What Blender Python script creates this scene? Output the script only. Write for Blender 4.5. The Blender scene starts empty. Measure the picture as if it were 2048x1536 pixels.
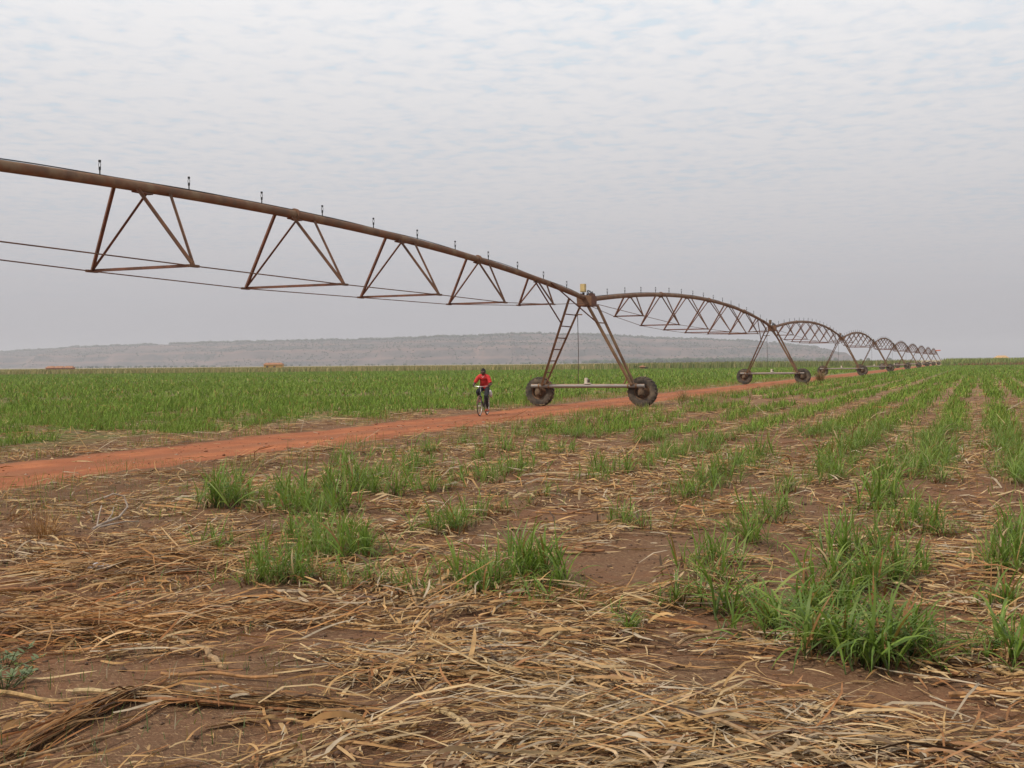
import bpy, math, random
import numpy as np
from mathutils import Vector, Matrix

sc = bpy.context.scene
COL = sc.collection
R = math.radians
rng = np.random.default_rng(7)
random.seed(7)

# ------------------------------------------------------------------ camera
cam_d = bpy.data.cameras.new('camera'); cam = bpy.data.objects.new('camera', cam_d); COL.objects.link(cam)
cam_d.sensor_width = 36.0; cam_d.lens = 36.0 * 2232.35 / 2048.0
cam_d.clip_start = 0.1; cam_d.clip_end = 30000
PITCH, ROLL, EYE = -0.0184, -0.0093, 1.85
fw = Vector((0, math.cos(PITCH), math.sin(PITCH))); up0 = Vector((0, -math.sin(PITCH), math.cos(PITCH))); rt0 = Vector((1, 0, 0))
rt = rt0 * math.cos(ROLL) + up0 * math.sin(ROLL); upv = up0 * math.cos(ROLL) - rt0 * math.sin(ROLL)
cam.matrix_world = Matrix(((rt.x, upv.x, -fw.x, 0), (rt.y, upv.y, -fw.y, 0), (rt.z, upv.z, -fw.z, EYE), (0, 0, 0, 1)))
sc.camera = cam

# ------------------------------------------------------------------ sky, sun, exposure
HAZE = 1.75e-4                           # density of the smoky air (box at the end of the script)
SUN_EL, SUN_AZ = R(48), R(-118)          # azimuth from +Y towards +X: high, behind the camera's left shoulder
world = bpy.data.worlds.new('World'); sc.world = world; world.use_nodes = True
wt = world.node_tree; wn = wt.nodes; wl = wt.links
for n in list(wn): wn.remove(n)

def node(tree, typ, **kw):
    n = tree.nodes.new(typ)
    for k, v in kw.items(): setattr(n, k, v)
    return n
def setin(n, **kw):
    for k, v in kw.items(): n.inputs[k.replace('_', ' ')].default_value = v
    return n
def math_node(t, op, a, b=None, clamp=False):
    n = t.nodes.new('ShaderNodeMath'); n.operation = op; n.use_clamp = clamp
    for i, q in enumerate((a, b)):
        if q is None: continue
        if isinstance(q, (int, float)): n.inputs[i].default_value = q
        else: t.links.new(q, n.inputs[i])
    return n.outputs[0]
def mix_col(t, fac, a, b, blend='MIX'):
    n = t.nodes.new('ShaderNodeMix'); n.data_type = 'RGBA'; n.blend_type = blend
    for i, q in ((0, fac), (6, a), (7, b)):
        if isinstance(q, (int, float)): n.inputs[i].default_value = q
        elif isinstance(q, tuple): n.inputs[i].default_value = (*q, 1) if len(q) == 3 else q
        else: t.links.new(q, n.inputs[i])
    return n.outputs[2]
def maprange(t, v, a, b, c=0.0, d=1.0, smooth=False):
    n = t.nodes.new('ShaderNodeMapRange'); n.clamp = True
    if smooth: n.interpolation_type = 'SMOOTHSTEP'
    n.inputs[1].default_value = a; n.inputs[2].default_value = b; n.inputs[3].default_value = c; n.inputs[4].default_value = d
    t.links.new(v, n.inputs[0]); return n.outputs[0]
def noise(t, vec, scale, detail=3, rough=.55, dist=0.0):
    n = t.nodes.new('ShaderNodeTexNoise'); n.inputs['Scale'].default_value = scale; n.inputs['Detail'].default_value = detail
    n.inputs['Roughness'].default_value = rough; n.inputs['Distortion'].default_value = dist
    if vec is not None: t.links.new(vec, n.inputs['Vector'])
    return n.outputs[0]

sky = wn.new('ShaderNodeTexSky'); sky.sky_type = 'NISHITA'; sky.sun_disc = False
sky.sun_elevation = SUN_EL; sky.sun_rotation = SUN_AZ; sky.air_density = 1.0; sky.dust_density = 3.0; sky.ozone_density = 1.0
clear = wn.new('ShaderNodeVectorMath'); clear.operation = 'SCALE'; clear.inputs[3].default_value = 0.10
wl.new(sky.outputs[0], clear.inputs[0])
tc = wn.new('ShaderNodeTexCoord'); sx = wn.new('ShaderNodeSeparateXYZ'); wl.new(tc.outputs['Generated'], sx.inputs[0])
zz = math_node(wt, 'MAXIMUM', sx.outputs[2], 0.03)
cx = math_node(wt, 'DIVIDE', sx.outputs[0], zz); cy = math_node(wt, 'DIVIDE', sx.outputs[1], zz)
cb = wn.new('ShaderNodeCombineXYZ'); wl.new(cx, cb.inputs[0]); wl.new(cy, cb.inputs[1])
rot = wn.new('ShaderNodeVectorRotate'); rot.rotation_type = 'Z_AXIS'; rot.inputs['Angle'].default_value = R(12); wl.new(cb.outputs[0], rot.inputs['Vector'])
strch = wn.new('ShaderNodeVectorMath'); strch.operation = 'MULTIPLY'; strch.inputs[1].default_value = (1.1, 1.0, 1.0); wl.new(rot.outputs[0], strch.inputs[0])
cells = noise(wt, strch.outputs[0], 8.5, 4, .55, .25)          # altocumulus ripples
big = noise(wt, rot.outputs[0], 0.9, 2, .5)
cov = math_node(wt, 'ADD', cells, math_node(wt, 'MULTIPLY', math_node(wt, 'SUBTRACT', big, 0.5), 0.45))
puff = maprange(wt, cov, 0.36, 0.60, 0, 1, True)
cloudc = mix_col(wt, puff, (0.835, 0.855, 0.89), (0.925, 0.915, 0.92))
veil = mix_col(wt, 0.96, clear.outputs[0], cloudc)
gap = maprange(wt, cov, 0.30, 0.43, 0.40, 1.0, True)
layer = mix_col(wt, gap, mix_col(wt, 0.88, clear.outputs[0], (0.72, 0.86, 0.95)), veil)
hz = maprange(wt, sx.outputs[2], 0.0, 0.30, 0.0, 1.0)
skycol = mix_col(wt, hz, (0.415, 0.40, 0.425), layer)            # smoky air low down, the same all round
bg = wn.new('ShaderNodeBackground'); bg.inputs[1].default_value = 1.0; wl.new(skycol, bg.inputs[0])
wo = wn.new('ShaderNodeOutputWorld'); wl.new(bg.outputs[0], wo.inputs[0])
world.cycles.sampling_method = 'MANUAL'; world.cycles.sample_map_resolution = 512

sun_d = bpy.data.lights.new('sun', 'SUN'); sun_d.energy = 3.0; sun_d.angle = R(5); sun_d.color = (1.0, 0.91, 0.77)
sun = bpy.data.objects.new('sun', sun_d); COL.objects.link(sun)
sd = Vector((math.sin(SUN_AZ) * math.cos(SUN_EL), math.cos(SUN_AZ) * math.cos(SUN_EL), math.sin(SUN_EL)))
sun.rotation_euler = sd.to_track_quat('Z', 'Y').to_euler()

sc.view_settings.view_transform = 'Standard'; sc.view_settings.look = 'None'
sc.view_settings.exposure = 0.0; sc.view_settings.gamma = 1.0; sc.view_settings.use_curve_mapping = False
sc.render.engine = 'CYCLES'
cy_ = sc.cycles
cy_.use_denoising = True
try: cy_.denoiser = 'OPENIMAGEDENOISE'; cy_.denoising_input_passes = 'RGB_ALBEDO_NORMAL'
except Exception: pass
cy_.max_bounces = 5; cy_.diffuse_bounces = 2; cy_.glossy_bounces = 2; cy_.transmission_bounces = 3; cy_.volume_bounces = 0; cy_.transparent_max_bounces = 4
cy_.caustics_reflective = False; cy_.caustics_refractive = False
cy_.sample_clamp_indirect = 4.0

# ------------------------------------------------------------------ helpers
TH = 0.3977                                   # azimuth of the road and the irrigation line
DX, DY = math.sin(TH), math.cos(TH)           # along the line
NX, NY = math.cos(TH), -math.sin(TH)          # across it, to the right
def to_uv(x, y): return x * DX + y * DY, x * NX + y * NY
def to_xy(u, v): return u * DX + v * NX, u * DY + v * NY

_tab = np.random.default_rng(3).random((256, 256))
def vn(x, y, off=0):
    x = np.asarray(x, float) + off * 17.3; y = np.asarray(y, float) + off * 9.7
    xi = np.floor(x).astype(np.int64); yi = np.floor(y).astype(np.int64)
    fx = x - xi; fy = y - yi; fx = fx * fx * (3 - 2 * fx); fy = fy * fy * (3 - 2 * fy)
    a = _tab[xi & 255, yi & 255]; b = _tab[(xi + 1) & 255, yi & 255]; c = _tab[xi & 255, (yi + 1) & 255]; d = _tab[(xi + 1) & 255, (yi + 1) & 255]
    return (a * (1 - fx) + b * fx) * (1 - fy) + (c * (1 - fx) + d * fx) * fy
def fbm(x, y, off=0, o=3):
    s = 0; a = 1; t = 0
    for k in range(o):
        s = s + a * vn(x * 2 ** k, y * 2 ** k, off + k); t += a; a *= .5
    return s / t
def sstep(a, b, x):
    t = np.clip((x - a) / (b - a), 0, 1); return t * t * (3 - 2 * t)

ROWS = [12.1, 10.65, 9.2, 7.75, 6.3, 4.85, 3.4, 1.95, .5, -.85, -2.3, -3.6, -5.5, -7.3, -9.2]
RC, RH = -15.45, 1.75                          # road centre line and half width
def gh(x, y):
    """height of the ground"""
    x = np.asarray(x, float); y = np.asarray(y, float)
    u, v = to_uv(x, y); d = np.hypot(x, y)
    f1 = np.clip(1 - (d - 60) / 120, 0, 1); f2 = np.clip(1 - (d - 14) / 10, 0, 1)
    h = .10 * (vn(x * .22, y * .22, 1) - .5) * f1 + .055 * (vn(x * .8, y * .8, 2) - .5) * f1 + .035 * (vn(x * 2.1, y * 2.1, 3) - .5) * f2 + .02 * (vn(x * 4.3, y * 4.3, 4) - .5) * f2
    for r in ROWS[4:]:
        h = h + .035 * np.exp(-((v - r) / .28) ** 2) * f1 * (u > 7)
    road = 1 - sstep(RH + .9, RH + 2.2, np.abs(v - RC))
    return h * (1 - road)

MATS = {}
def new_mat(name):
    m = bpy.data.materials.new(name); m.use_nodes = True; t = m.node_tree
    for n in list(t.nodes): t.nodes.remove(n)
    out = t.nodes.new('ShaderNodeOutputMaterial'); MATS[name] = m
    return m, t, out
def principled(t, out, col, rough=.7, metal=0.0, bump=None, bump_d=.01, bump_s=.6, spec=.3):
    b = t.nodes.new('ShaderNodeBsdfPrincipled')
    if isinstance(col, tuple): b.inputs['Base Color'].default_value = (*col, 1)
    else: t.links.new(col, b.inputs['Base Color'])
    if isinstance(rough, (int, float)): b.inputs['Roughness'].default_value = rough
    else: t.links.new(rough, b.inputs['Roughness'])
    b.inputs['Metallic'].default_value = metal; b.inputs['Specular IOR Level'].default_value = spec
    if bump is not None:
        bn = t.nodes.new('ShaderNodeBump'); bn.inputs['Strength'].default_value = bump_s; bn.inputs['Distance'].default_value = bump_d
        t.links.new(bump, bn.inputs['Height']); t.links.new(bn.outputs[0], b.inputs['Normal'])
    t.links.new(b.outputs[0], out.inputs[0]); return b
def obj_coord(t): return t.nodes.new('ShaderNodeTexCoord').outputs['Object']
def geo_pos(t): return t.nodes.new('ShaderNodeNewGeometry').outputs['Position']
def two_tone(name, a, b, scale=6, rough=.7, lo=.4, hi=.62, metal=0., spec=.3, bump=True, c=None, cs=1.5):
    m, t, o = new_mat(name); v = obj_coord(t); n1 = noise(t, v, scale, 5, .65)
    col = mix_col(t, maprange(t, n1, lo, hi), a, b)
    if c: col = mix_col(t, maprange(t, noise(t, v, cs, 4, .6), .50, .66), col, c)
    principled(t, o, col, rough, metal, noise(t, v, scale * 6, 3) if bump else None, .004, .4, spec); return m

two_tone('rust_pipe', (.200, .096, .054), (.145, .088, .058), 3.0, .8, c=(.23, .15, .09), cs=1.6)
two_tone('rust_steel', (.180, .088, .050), (.120, .068, .047), 4.0, .8, c=(.17, .095, .055), cs=1.1)
two_tone('rust_leg', (.23, .125, .065), (.15, .085, .05), 3.0, .75, c=(.28, .175, .095), cs=.9)
two_tone('rust_red', (.19, .082, .052), (.11, .056, .040), 5.0, .8)
two_tone('dark_steel', (.045, .036, .032), (.09, .06, .045), 4.0, .6)
two_tone('black_plastic', (.018, .018, .02), (.035, .033, .03), 6.0, .5)
two_tone('cable_black', (.02, .02, .022), (.04, .035, .03), 6.0, .6)
two_tone('yellow_box', (.58, .44, .20), (.46, .34, .16), 5.0, .55)
two_tone('white_cap', (.62, .58, .50), (.45, .36, .27), 8.0, .6)
two_tone('gear_dusty', (.19, .12, .07), (.12, .085, .055), 7.0, .8)
two_tone('rim_dusty', (.20, .105, .055), (.12, .08, .05), 5.0, .8)
two_tone('rubber', (.040, .034, .030), (.155, .115, .080), 3.0, .9, .36, .66)
two_tone('orange_paint', (.62, .14, .05), (.5, .12, .05), 3.0, .6)
# galvanised beam, rust on its upper side where water sits
m, t, o = new_mat('beam_metal'); v = obj_coord(t); g = t.nodes.new('ShaderNodeSeparateXYZ'); t.links.new(v, g.inputs[0])
n1 = noise(t, v, 5, 5, .65)
up_ = math_node(t, 'ADD', maprange(t, g.outputs[2], .90, .985, 0, 1), math_node(t, 'MULTIPLY', math_node(t, 'SUBTRACT', n1, .5), 1.3))
principled(t, o, mix_col(t, maprange(t, up_, .25, .7), mix_col(t, n1, (.20, .18, .165), (.33, .31, .29)), (.27, .135, .065)), .55, .25, noise(t, v, 40, 2), .003, .3)

# per-piece colour carried by the mesh (straw, leaves)
def attr_mat(name, rough=.7, transl=0.0, nscale=18, amt=.35, spec=.25, tcol=None):
    m, t, o = new_mat(name)
    a = t.nodes.new('ShaderNodeAttribute'); a.attribute_name = 'Col'
    v = obj_coord(t); n1 = noise(t, v, nscale, 3, .6)
    col = mix_col(t, maprange(t, n1, .3, .7, amt, 0), a.outputs['Color'], (.05, .035, .022))
    b = principled(t, o, col, rough, 0, None, spec=spec)
    if transl:
        tr = t.nodes.new('ShaderNodeBsdfTranslucent'); mx = t.nodes.new('ShaderNodeMixShader'); mx.inputs[0].default_value = transl
        t.links.new(mix_col(t, .5, col, tcol) if tcol else col, tr.inputs[0]); t.links.new(b.outputs[0], mx.inputs[1]); t.links.new(tr.outputs[0], mx.inputs[2]); t.links.new(mx.outputs[0], o.inputs[0])
    return m
attr_mat('straw', .7, .12, 9, .45, .2)
attr_mat('stalk', .7, 0, 30, .6, .2)
attr_mat('leaf', .5, .40, 5, .12, .35, (.18, .27, .03))
attr_mat('far_leaf', .8, .2, .4, .10, .1, (.17, .25, .03))
attr_mat('tree_leaf', .9, 0, .05, .1, .1)

def link(o, parent=None):
    COL.objects.link(o)
    if parent is not None: o.parent = parent
    return o
def tag(o, label=None, cat=None, group=None, kind=None):
    if label: o['label'] = label
    if cat: o['category'] = cat
    if group: o['group'] = group
    if kind: o['kind'] = kind
    return o
def empty(name, loc=(0, 0, 0), rz=0.0):
    o = bpy.data.objects.new(name, None); o.location = loc; o.rotation_euler = (0, 0, rz); o.empty_display_size = .2
    return link(o)
def mesh_np(name, V, F, col=None, mat=None, smooth=False):
    V = np.ascontiguousarray(V, np.float32); F = np.ascontiguousarray(F, np.int32); k = F.shape[1]; n = len(F)
    me = bpy.data.meshes.new(name); me.vertices.add(len(V)); me.vertices.foreach_set('co', V.ravel())
    me.loops.add(n * k); me.loops.foreach_set('vertex_index', F.ravel())
    me.polygons.add(n); me.polygons.foreach_set('loop_start', np.arange(0, n * k, k, dtype=np.int32))
    if smooth: me.polygons.foreach_set('use_smooth', np.ones(n, bool))
    me.update(calc_edges=True)
    if col is not None:
        at = me.color_attributes.new('Col', 'FLOAT_COLOR', 'POINT')
        c = np.ones((len(V), 4), np.float32); c[:, :3] = col; at.data.foreach_set('color', c.ravel())
    if mat: me.materials.append(MATS[mat])
    return me

class MB:
    """collects simple shapes for one mesh"""
    def __init__(s): s.v = []; s.f = []; s.c = []; s.col = None
    def _add(s, vs, fs):
        b = len(s.v); s.v += [tuple(q) for q in vs]; s.f += [tuple(b + i for i in f) for f in fs]
        if s.col is not None: s.c += [s.col] * len(vs)
    def tube(s, pts, rad, n=8, cap=True, flat=1.0):
        pts = [Vector(p) for p in pts]; m = len(pts)
        if not hasattr(rad, '__len__'): rad = [rad] * m
        vs = []; ref = None
        for i, p in enumerate(pts):
            d = (pts[min(i + 1, m - 1)] - pts[max(i - 1, 0)]).normalized()
            if ref is None: ref = Vector((0, 0, 1)) if abs(d.z) < .9 else Vector((1, 0, 0))
            a = d.cross(ref).normalized(); b = a.cross(d).normalized(); ref = b
            for k in range(n):
                w = 2 * math.pi * k / n; vs.append(p + a * (rad[i] * math.cos(w)) + b * (rad[i] * flat * math.sin(w)))
        fs = [(i * n + k, i * n + (k + 1) % n, (i + 1) * n + (k + 1) % n, (i + 1) * n + k) for i in range(m - 1) for k in range(n)]
        if cap: fs += [tuple(range(n))[::-1], tuple((m - 1) * n + k for k in range(n))]
        s._add(vs, fs); return s
    def angle(s, a, b, w=.06, th=.007, roll=0.0):
        """an L section bar from a to b"""
        a = Vector(a); b = Vector(b); d = (b - a).normalized(); r = Vector((0, 0, 1)) if abs(d.z) < .95 else Vector((0, 1, 0))
        x = d.cross(r).normalized(); y = x.cross(d).normalized()
        x, y = x * math.cos(roll) + y * math.sin(roll), y * math.cos(roll) - x * math.sin(roll)
        pr = [(0, 0), (w, 0), (w, th), (th, th), (th, w), (0, w)]
        vs = [p + x * (q[0] - w * .3) + y * (q[1] - w * .3) for p in (a, b) for q in pr]
        s._add(vs, [(i, (i + 1) % 6, 6 + (i + 1) % 6, 6 + i) for i in range(6)] + [(5, 4, 3, 2, 1, 0), (6, 7, 8, 9, 10, 11)]); return s
    def box(s, c, sz, rz=0.0, bev=0.0):
        x, y, z = sz[0] / 2, sz[1] / 2, sz[2] / 2; ca, sa = math.cos(rz), math.sin(rz)
        if bev <= 0:
            q = [(-x, -y), (x, -y), (x, y), (-x, y)]
        else:
            e = bev; q = [(-x + e, -y), (x - e, -y), (x, -y + e), (x, y - e), (x - e, y), (-x + e, y), (-x, y - e), (-x, -y + e)]
        n = len(q); lv = [(-z, 1)] if 0 else [-z, z]
        vs = [(c[0] + a * ca - b * sa, c[1] + a * sa + b * ca, c[2] + h) for h in lv for a, b in q]
        s._add(vs, [tuple(range(n))[::-1], tuple(range(n, 2 * n))] + [(i, (i + 1) % n, n + (i + 1) % n, n + i) for i in range(n)]); return s
    def lathe(s, prof, c=(0, 0, 0), axis='z', n=24, closed=False):
        vs = []; m = len(prof)
        for k in range(n):
            w = 2 * math.pi * k / n
            for r, h in prof:
                p = (r * math.cos(w), r * math.sin(w), h)
                if axis == 'y': p = (p[0], p[2], p[1])
                if axis == 'x': p = (p[2], p[0], p[1])
                vs.append((c[0] + p[0], c[1] + p[1], c[2] + p[2]))
        fs = []
        for k in range(n):
            for i in range(m if closed else m - 1):
                j = (i + 1) % m; k2 = (k + 1) % n; fs.append((k * m + i, k2 * m + i, k2 * m + j, k * m + j))
        s._add(vs, fs); return s
    def mesh(s, name, mat, smooth=True, ang=40):
        me = bpy.data.meshes.new(name); me.from_pydata(s.v, [], s.f); me.update()
        me.materials.append(MATS[mat])
        if s.c:
            at = me.color_attributes.new('Col', 'FLOAT_COLOR', 'POINT')
            c = np.ones((len(s.v), 4), np.float32); c[:, :3] = np.array(s.c); at.data.foreach_set('color', c.ravel())
        if smooth:
            me.polygons.foreach_set('use_smooth', np.ones(len(me.polygons), bool))
            me.set_sharp_from_angle(angle=R(ang))
        return me
    def build(s, name, mat, parent=None, smooth=True):
        return link(bpy.data.objects.new(name, s.mesh(name, mat, smooth)), parent)
def place(name, me, parent=None, loc=(0, 0, 0), rot=(0, 0, 0), scale=(1, 1, 1)):
    o = bpy.data.objects.new(name, me); o.location = loc; o.rotation_euler = rot; o.scale = scale
    return link(o, parent)
def copy_tree(o, parent=None):
    c = o.copy(); COL.objects.link(c); c.parent = parent
    for ch in list(o.children): copy_tree(ch, c)
    return c

# ------------------------------------------------------------------ ground
def grow(start, step, ratio, limit):
    out = []; p = start
    while p < limit: step *= ratio; p += step; out.append(p)
    return out
pos = grow(6, .1, 1.07, 8000)
gx = np.array([-q for q in pos[::-1]] + list(np.arange(-6, 6.01, .1)) + pos)
gy = np.array([6 - q for q in grow(3, .1, 1.12, 900)[::-1]] + list(np.arange(3, 14.01, .1)) + [q + 8 for q in pos])
GX, GY = np.meshgrid(gx, gy)
GZ = gh(GX, GY); nx_, ny_ = len(gx), len(gy)
idx = np.arange(nx_ * ny_).reshape(ny_, nx_)
GF = np.stack([idx[:-1, :-1], idx[:-1, 1:], idx[1:, 1:], idx[1:, :-1]], -1).reshape(-1, 4)
# soil: brown earth with pale crumbs, dry litter crumbs, green ground cover in the far crop
m, t, o = new_mat('soil'); P = geo_pos(t)
uvm = t.nodes.new('ShaderNodeVectorRotate'); uvm.rotation_type = 'Z_AXIS'; uvm.inputs['Angle'].default_value = TH; t.links.new(P, uvm.inputs['Vector'])   # x: across, y: along
su = t.nodes.new('ShaderNodeSeparateXYZ'); t.links.new(uvm.outputs[0], su.inputs[0])
n_big = noise(t, P, .35, 3, .5); n_mid = noise(t, P, 2.2, 4, .6); n_fine = noise(t, P, 28, 4, .65)
soil = mix_col(t, maprange(t, n_big, .38, .62), (.150, .082, .047), (.182, .084, .044))
soil = mix_col(t, maprange(t, n_mid, .35, .65, 0, .7), soil, (.115, .070, .043))
soil = mix_col(t, maprange(t, n_fine, .56, .75, 0, .55), soil, (.27, .18, .11))
# short straw crumbs as stretched specks in two directions
sp = t.nodes.new('ShaderNodeVectorMath'); sp.operation = 'MULTIPLY'; sp.inputs[1].default_value = (14, 70, 1); t.links.new(P, sp.inputs[0])
spr = t.nodes.new('ShaderNodeVectorRotate'); spr.rotation_type = 'Z_AXIS'; spr.inputs['Angle'].default_value = .9; t.links.new(P, spr.inputs['Vector'])
sp2 = t.nodes.new('ShaderNodeVectorMath'); sp2.operation = 'MULTIPLY'; sp2.inputs[1].default_value = (16, 80, 1); t.links.new(spr.outputs[0], sp2.inputs[0])
crumbs = math_node(t, 'MAXIMUM', noise(t, sp.outputs[0], 1, 2, .5), noise(t, sp2.outputs[0], 1, 2, .5))
soil = mix_col(t, math_node(t, 'MULTIPLY', maprange(t, crumbs, .60, .68), maprange(t, n_mid, .35, .6, .25, .9)), soil, (.34, .22, .12))
# distance out from the trash-covered part: straw mats read as one tone, crop floor turns green
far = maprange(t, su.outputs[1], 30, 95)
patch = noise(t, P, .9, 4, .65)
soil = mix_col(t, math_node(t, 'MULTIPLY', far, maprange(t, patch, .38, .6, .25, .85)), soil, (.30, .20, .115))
left = math_node(t, 'MULTIPLY', maprange(t, su.outputs[0], -19.5, -21.5), maprange(t, noise(t, P, .5, 4, .65), .42, .56, .25, 1))
soil = mix_col(t, math_node(t, 'MULTIPLY', left, .8), soil, (.10, .135, .035))
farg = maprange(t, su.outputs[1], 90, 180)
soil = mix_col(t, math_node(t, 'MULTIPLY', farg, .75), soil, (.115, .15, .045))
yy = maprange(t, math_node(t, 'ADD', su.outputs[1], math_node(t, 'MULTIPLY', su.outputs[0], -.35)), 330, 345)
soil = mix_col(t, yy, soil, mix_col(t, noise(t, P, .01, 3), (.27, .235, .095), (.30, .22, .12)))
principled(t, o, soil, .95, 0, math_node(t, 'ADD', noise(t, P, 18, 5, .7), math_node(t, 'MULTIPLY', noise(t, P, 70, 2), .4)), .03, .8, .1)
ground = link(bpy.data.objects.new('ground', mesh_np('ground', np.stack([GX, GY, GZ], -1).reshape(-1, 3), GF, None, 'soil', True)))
tag(ground, 'brown soil of the sugarcane field', kind='structure')

# dirt road
us = np.array(list(np.arange(-12, 60, .22)) + [60 + q for q in grow(0, .22, 1.03, 420)])
ks = np.linspace(-1, 1, 33)
wl_ = RH + .25 + .6 * (fbm(us * .33, us * 0, 31) - .5) * 2 + .7 * (fbm(us * 1.7, us * 0, 33) - .5)
wr_ = RH + .05 + .6 * (fbm(us * .33, us * 0 + 5, 32) - .5) * 2 + .7 * (fbm(us * 1.7, us * 0 + 5, 34) - .5)
UU = us[:, None] + 0 * ks[None]; VV = np.where(ks[None] < 0, RC + ks[None] * wl_[:, None], RC + ks[None] * wr_[:, None])
XX, YY = to_xy(UU, VV)
rut = np.exp(-((np.abs(VV - RC) - .85) / .28) ** 2)
ZZ = gh(XX, YY) + .018 - .024 * rut + .02 * (fbm(XX * 1.1, YY * 1.1, 41) - .5) + .012 * (vn(XX * 4, YY * 4, 43) - .5) - .03 * np.abs(ks[None]) ** 8
ZZ = np.maximum(ZZ, np.where(np.abs(ks[None]) > .985, -.012, .005))
ii = np.arange(len(us) * len(ks)).reshape(len(us), len(ks))
RF = np.stack([ii[:-1, :-1], ii[:-1, 1:], ii[1:, 1:], ii[1:, :-1]], -1).reshape(-1, 4)
m, t, o = new_mat('road_dirt'); P = geo_pos(t)
rv = t.nodes.new('ShaderNodeVectorRotate'); rv.rotation_type = 'Z_AXIS'; rv.inputs['Angle'].default_value = TH; t.links.new(P, rv.inputs['Vector'])
rs = t.nodes.new('ShaderNodeVectorMath'); rs.operation = 'MULTIPLY'; rs.inputs[1].default_value = (2.2, .16, 1); t.links.new(rv.outputs[0], rs.inputs[0])
streak = noise(t, rs.outputs[0], 1, 4, .6)
rsx = t.nodes.new('ShaderNodeSeparateXYZ'); t.links.new(rv.outputs[0], rsx.inputs[0])
acr = math_node(t, 'ABSOLUTE', math_node(t, 'ADD', rsx.outputs[0], -RC))                # distance from the middle of the track
acr = math_node(t, 'ADD', acr, math_node(t, 'MULTIPLY', math_node(t, 'SUBTRACT', noise(t, P, .9, 4, .6), .5), .9))
loose = math_node(t, 'MAXIMUM', maprange(t, acr, .5, .15), maprange(t, acr, 1.2, 1.7))   # unpacked crown and shoulders
c = mix_col(t, maprange(t, streak, .38, .62), (.27, .092, .042), (.41, .150, .066))
c = mix_col(t, math_node(t, 'MULTIPLY', loose, .6), c, (.20, .092, .052))
c = mix_col(t, maprange(t, noise(t, P, .8, 5, .65), .42, .62, 0, .75), c, (.25, .085, .04))
c = mix_col(t, maprange(t, noise(t, P, 7, 4, .7), .5, .7, 0, .55), c, (.20, .085, .045))
c = mix_col(t, maprange(t, noise(t, P, 30, 3, .6), .62, .74, 0, .5), c, (.46, .27, .17))
principled(t, o, c, .95, 0, noise(t, P, 14, 5, .7), .02, .7, .1)
road = link(bpy.data.objects.new('dirt_road', mesh_np('dirt_road', np.stack([XX, YY, ZZ], -1).reshape(-1, 3), RF, None, 'road_dirt', True)))
tag(road, 'red dirt track running under the irrigation line', kind='structure')

# ------------------------------------------------------------------ hills: a two-step escarpment far behind the fields
RIDGE = [(-1500, 722, 6600), (-900, 716, 6200), (-400, 713, 5600), (0, 704, 5200), (200, 692, 4900), (400, 685, 4700), (600, 681, 4500), (800, 676, 4350), (950, 671, 4250), (1060, 667, 4200), (1150, 667, 4200),
         (1215, 669, 4200), (1300, 675, 4250), (1400, 678, 4300), (1500, 682, 4350), (1545, 685, 4350), (1560, 689, 4350), (1600, 692, 4350), (1640, 694, 4350), (1670, 695, 4350), (1800, 696, 4400)]
ra = np.array(RIDGE, float)
pa = np.linspace(-1500, 1690, 420)
dep = np.interp(pa, ra[:, 0], ra[:, 2]); yt = np.interp(pa, ra[:, 0], ra[:, 1])
yt = np.convolve(np.pad(yt, 4, 'edge'), np.ones(9) / 9, 'valid')
hor = 736.4 - pa * .0093
top = (hor - yt) / 2232.35 * dep
endf = sstep(1666, 1646, pa)
ss = np.concatenate([np.linspace(0, 1, 44), [1.25, 1.6, 2.2, 3.0]])
prof = np.interp(ss, [0, .06, .16, .27, .31, .46, .60, .74, .82, 1.0, 1.25, 3.0], [0, .06, .26, .53, .60, .645, .78, .90, .965, 1.0, 1.0, .7])
A, S = np.meshgrid(pa, ss); DEP = np.interp(A, pa, dep); TOP = np.interp(A, pa, top); EF = np.interp(A, pa, endf)
wig = fbm(A / 60, S * 0 + .3, 51, 4) - .5
Yd = DEP - 750 + S * 750 + (wig * 240) * (1 - np.clip(S - .75, 0, 1)) + (1 - EF) * 300
Xd = (A - 1024) / 2232.35 * (DEP + (S - 1) * 260)
gul = (fbm(A / 9, S * 3.0, 53, 3) - .5) * .16 * np.interp(S, [0, .1, .3, .8, 1, 3], [0, 1, 1, .8, .12, .05])
HZ = (np.interp(S, ss, prof) + gul) * TOP * (EF ** .5) - 2 + (fbm(A / 14, S * 2, 55, 3) - .5) * 5 * np.clip(S - .3, 0, .7)
HZ[0] = -3
ii = np.arange(A.size).reshape(A.shape)
HF = np.stack([ii[:-1, :-1], ii[:-1, 1:], ii[1:, 1:], ii[1:, :-1]], -1).reshape(-1, 4)
m, t, o = new_mat('hill_scrub'); P = geo_pos(t)
gn = t.nodes.new('ShaderNodeNewGeometry'); sn = t.nodes.new('ShaderNodeSeparateXYZ'); t.links.new(gn.outputs['Normal'], sn.inputs[0])
n1 = noise(t, P, .012, 6, .7); n2 = noise(t, P, .0035, 4, .6)
c = mix_col(t, maprange(t, n1, .40, .58), (.125, .092, .080), (.045, .046, .042))
c = mix_col(t, maprange(t, n2, .48, .68, 0, .6), c, (.155, .105, .09))
spz = t.nodes.new('ShaderNodeSeparateXYZ'); t.links.new(P, spz.inputs[0])
bnd = math_node(t, 'ADD', spz.outputs[2], math_node(t, 'MULTIPLY', noise(t, P, .004, 3), 34))
wv = math_node(t, 'SINE', math_node(t, 'MULTIPLY', bnd, .21))                    # rock strata
c = mix_col(t, math_node(t, 'MULTIPLY', maprange(t, wv, .35, .95), .55), c, (.23, .135, .105))
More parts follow.
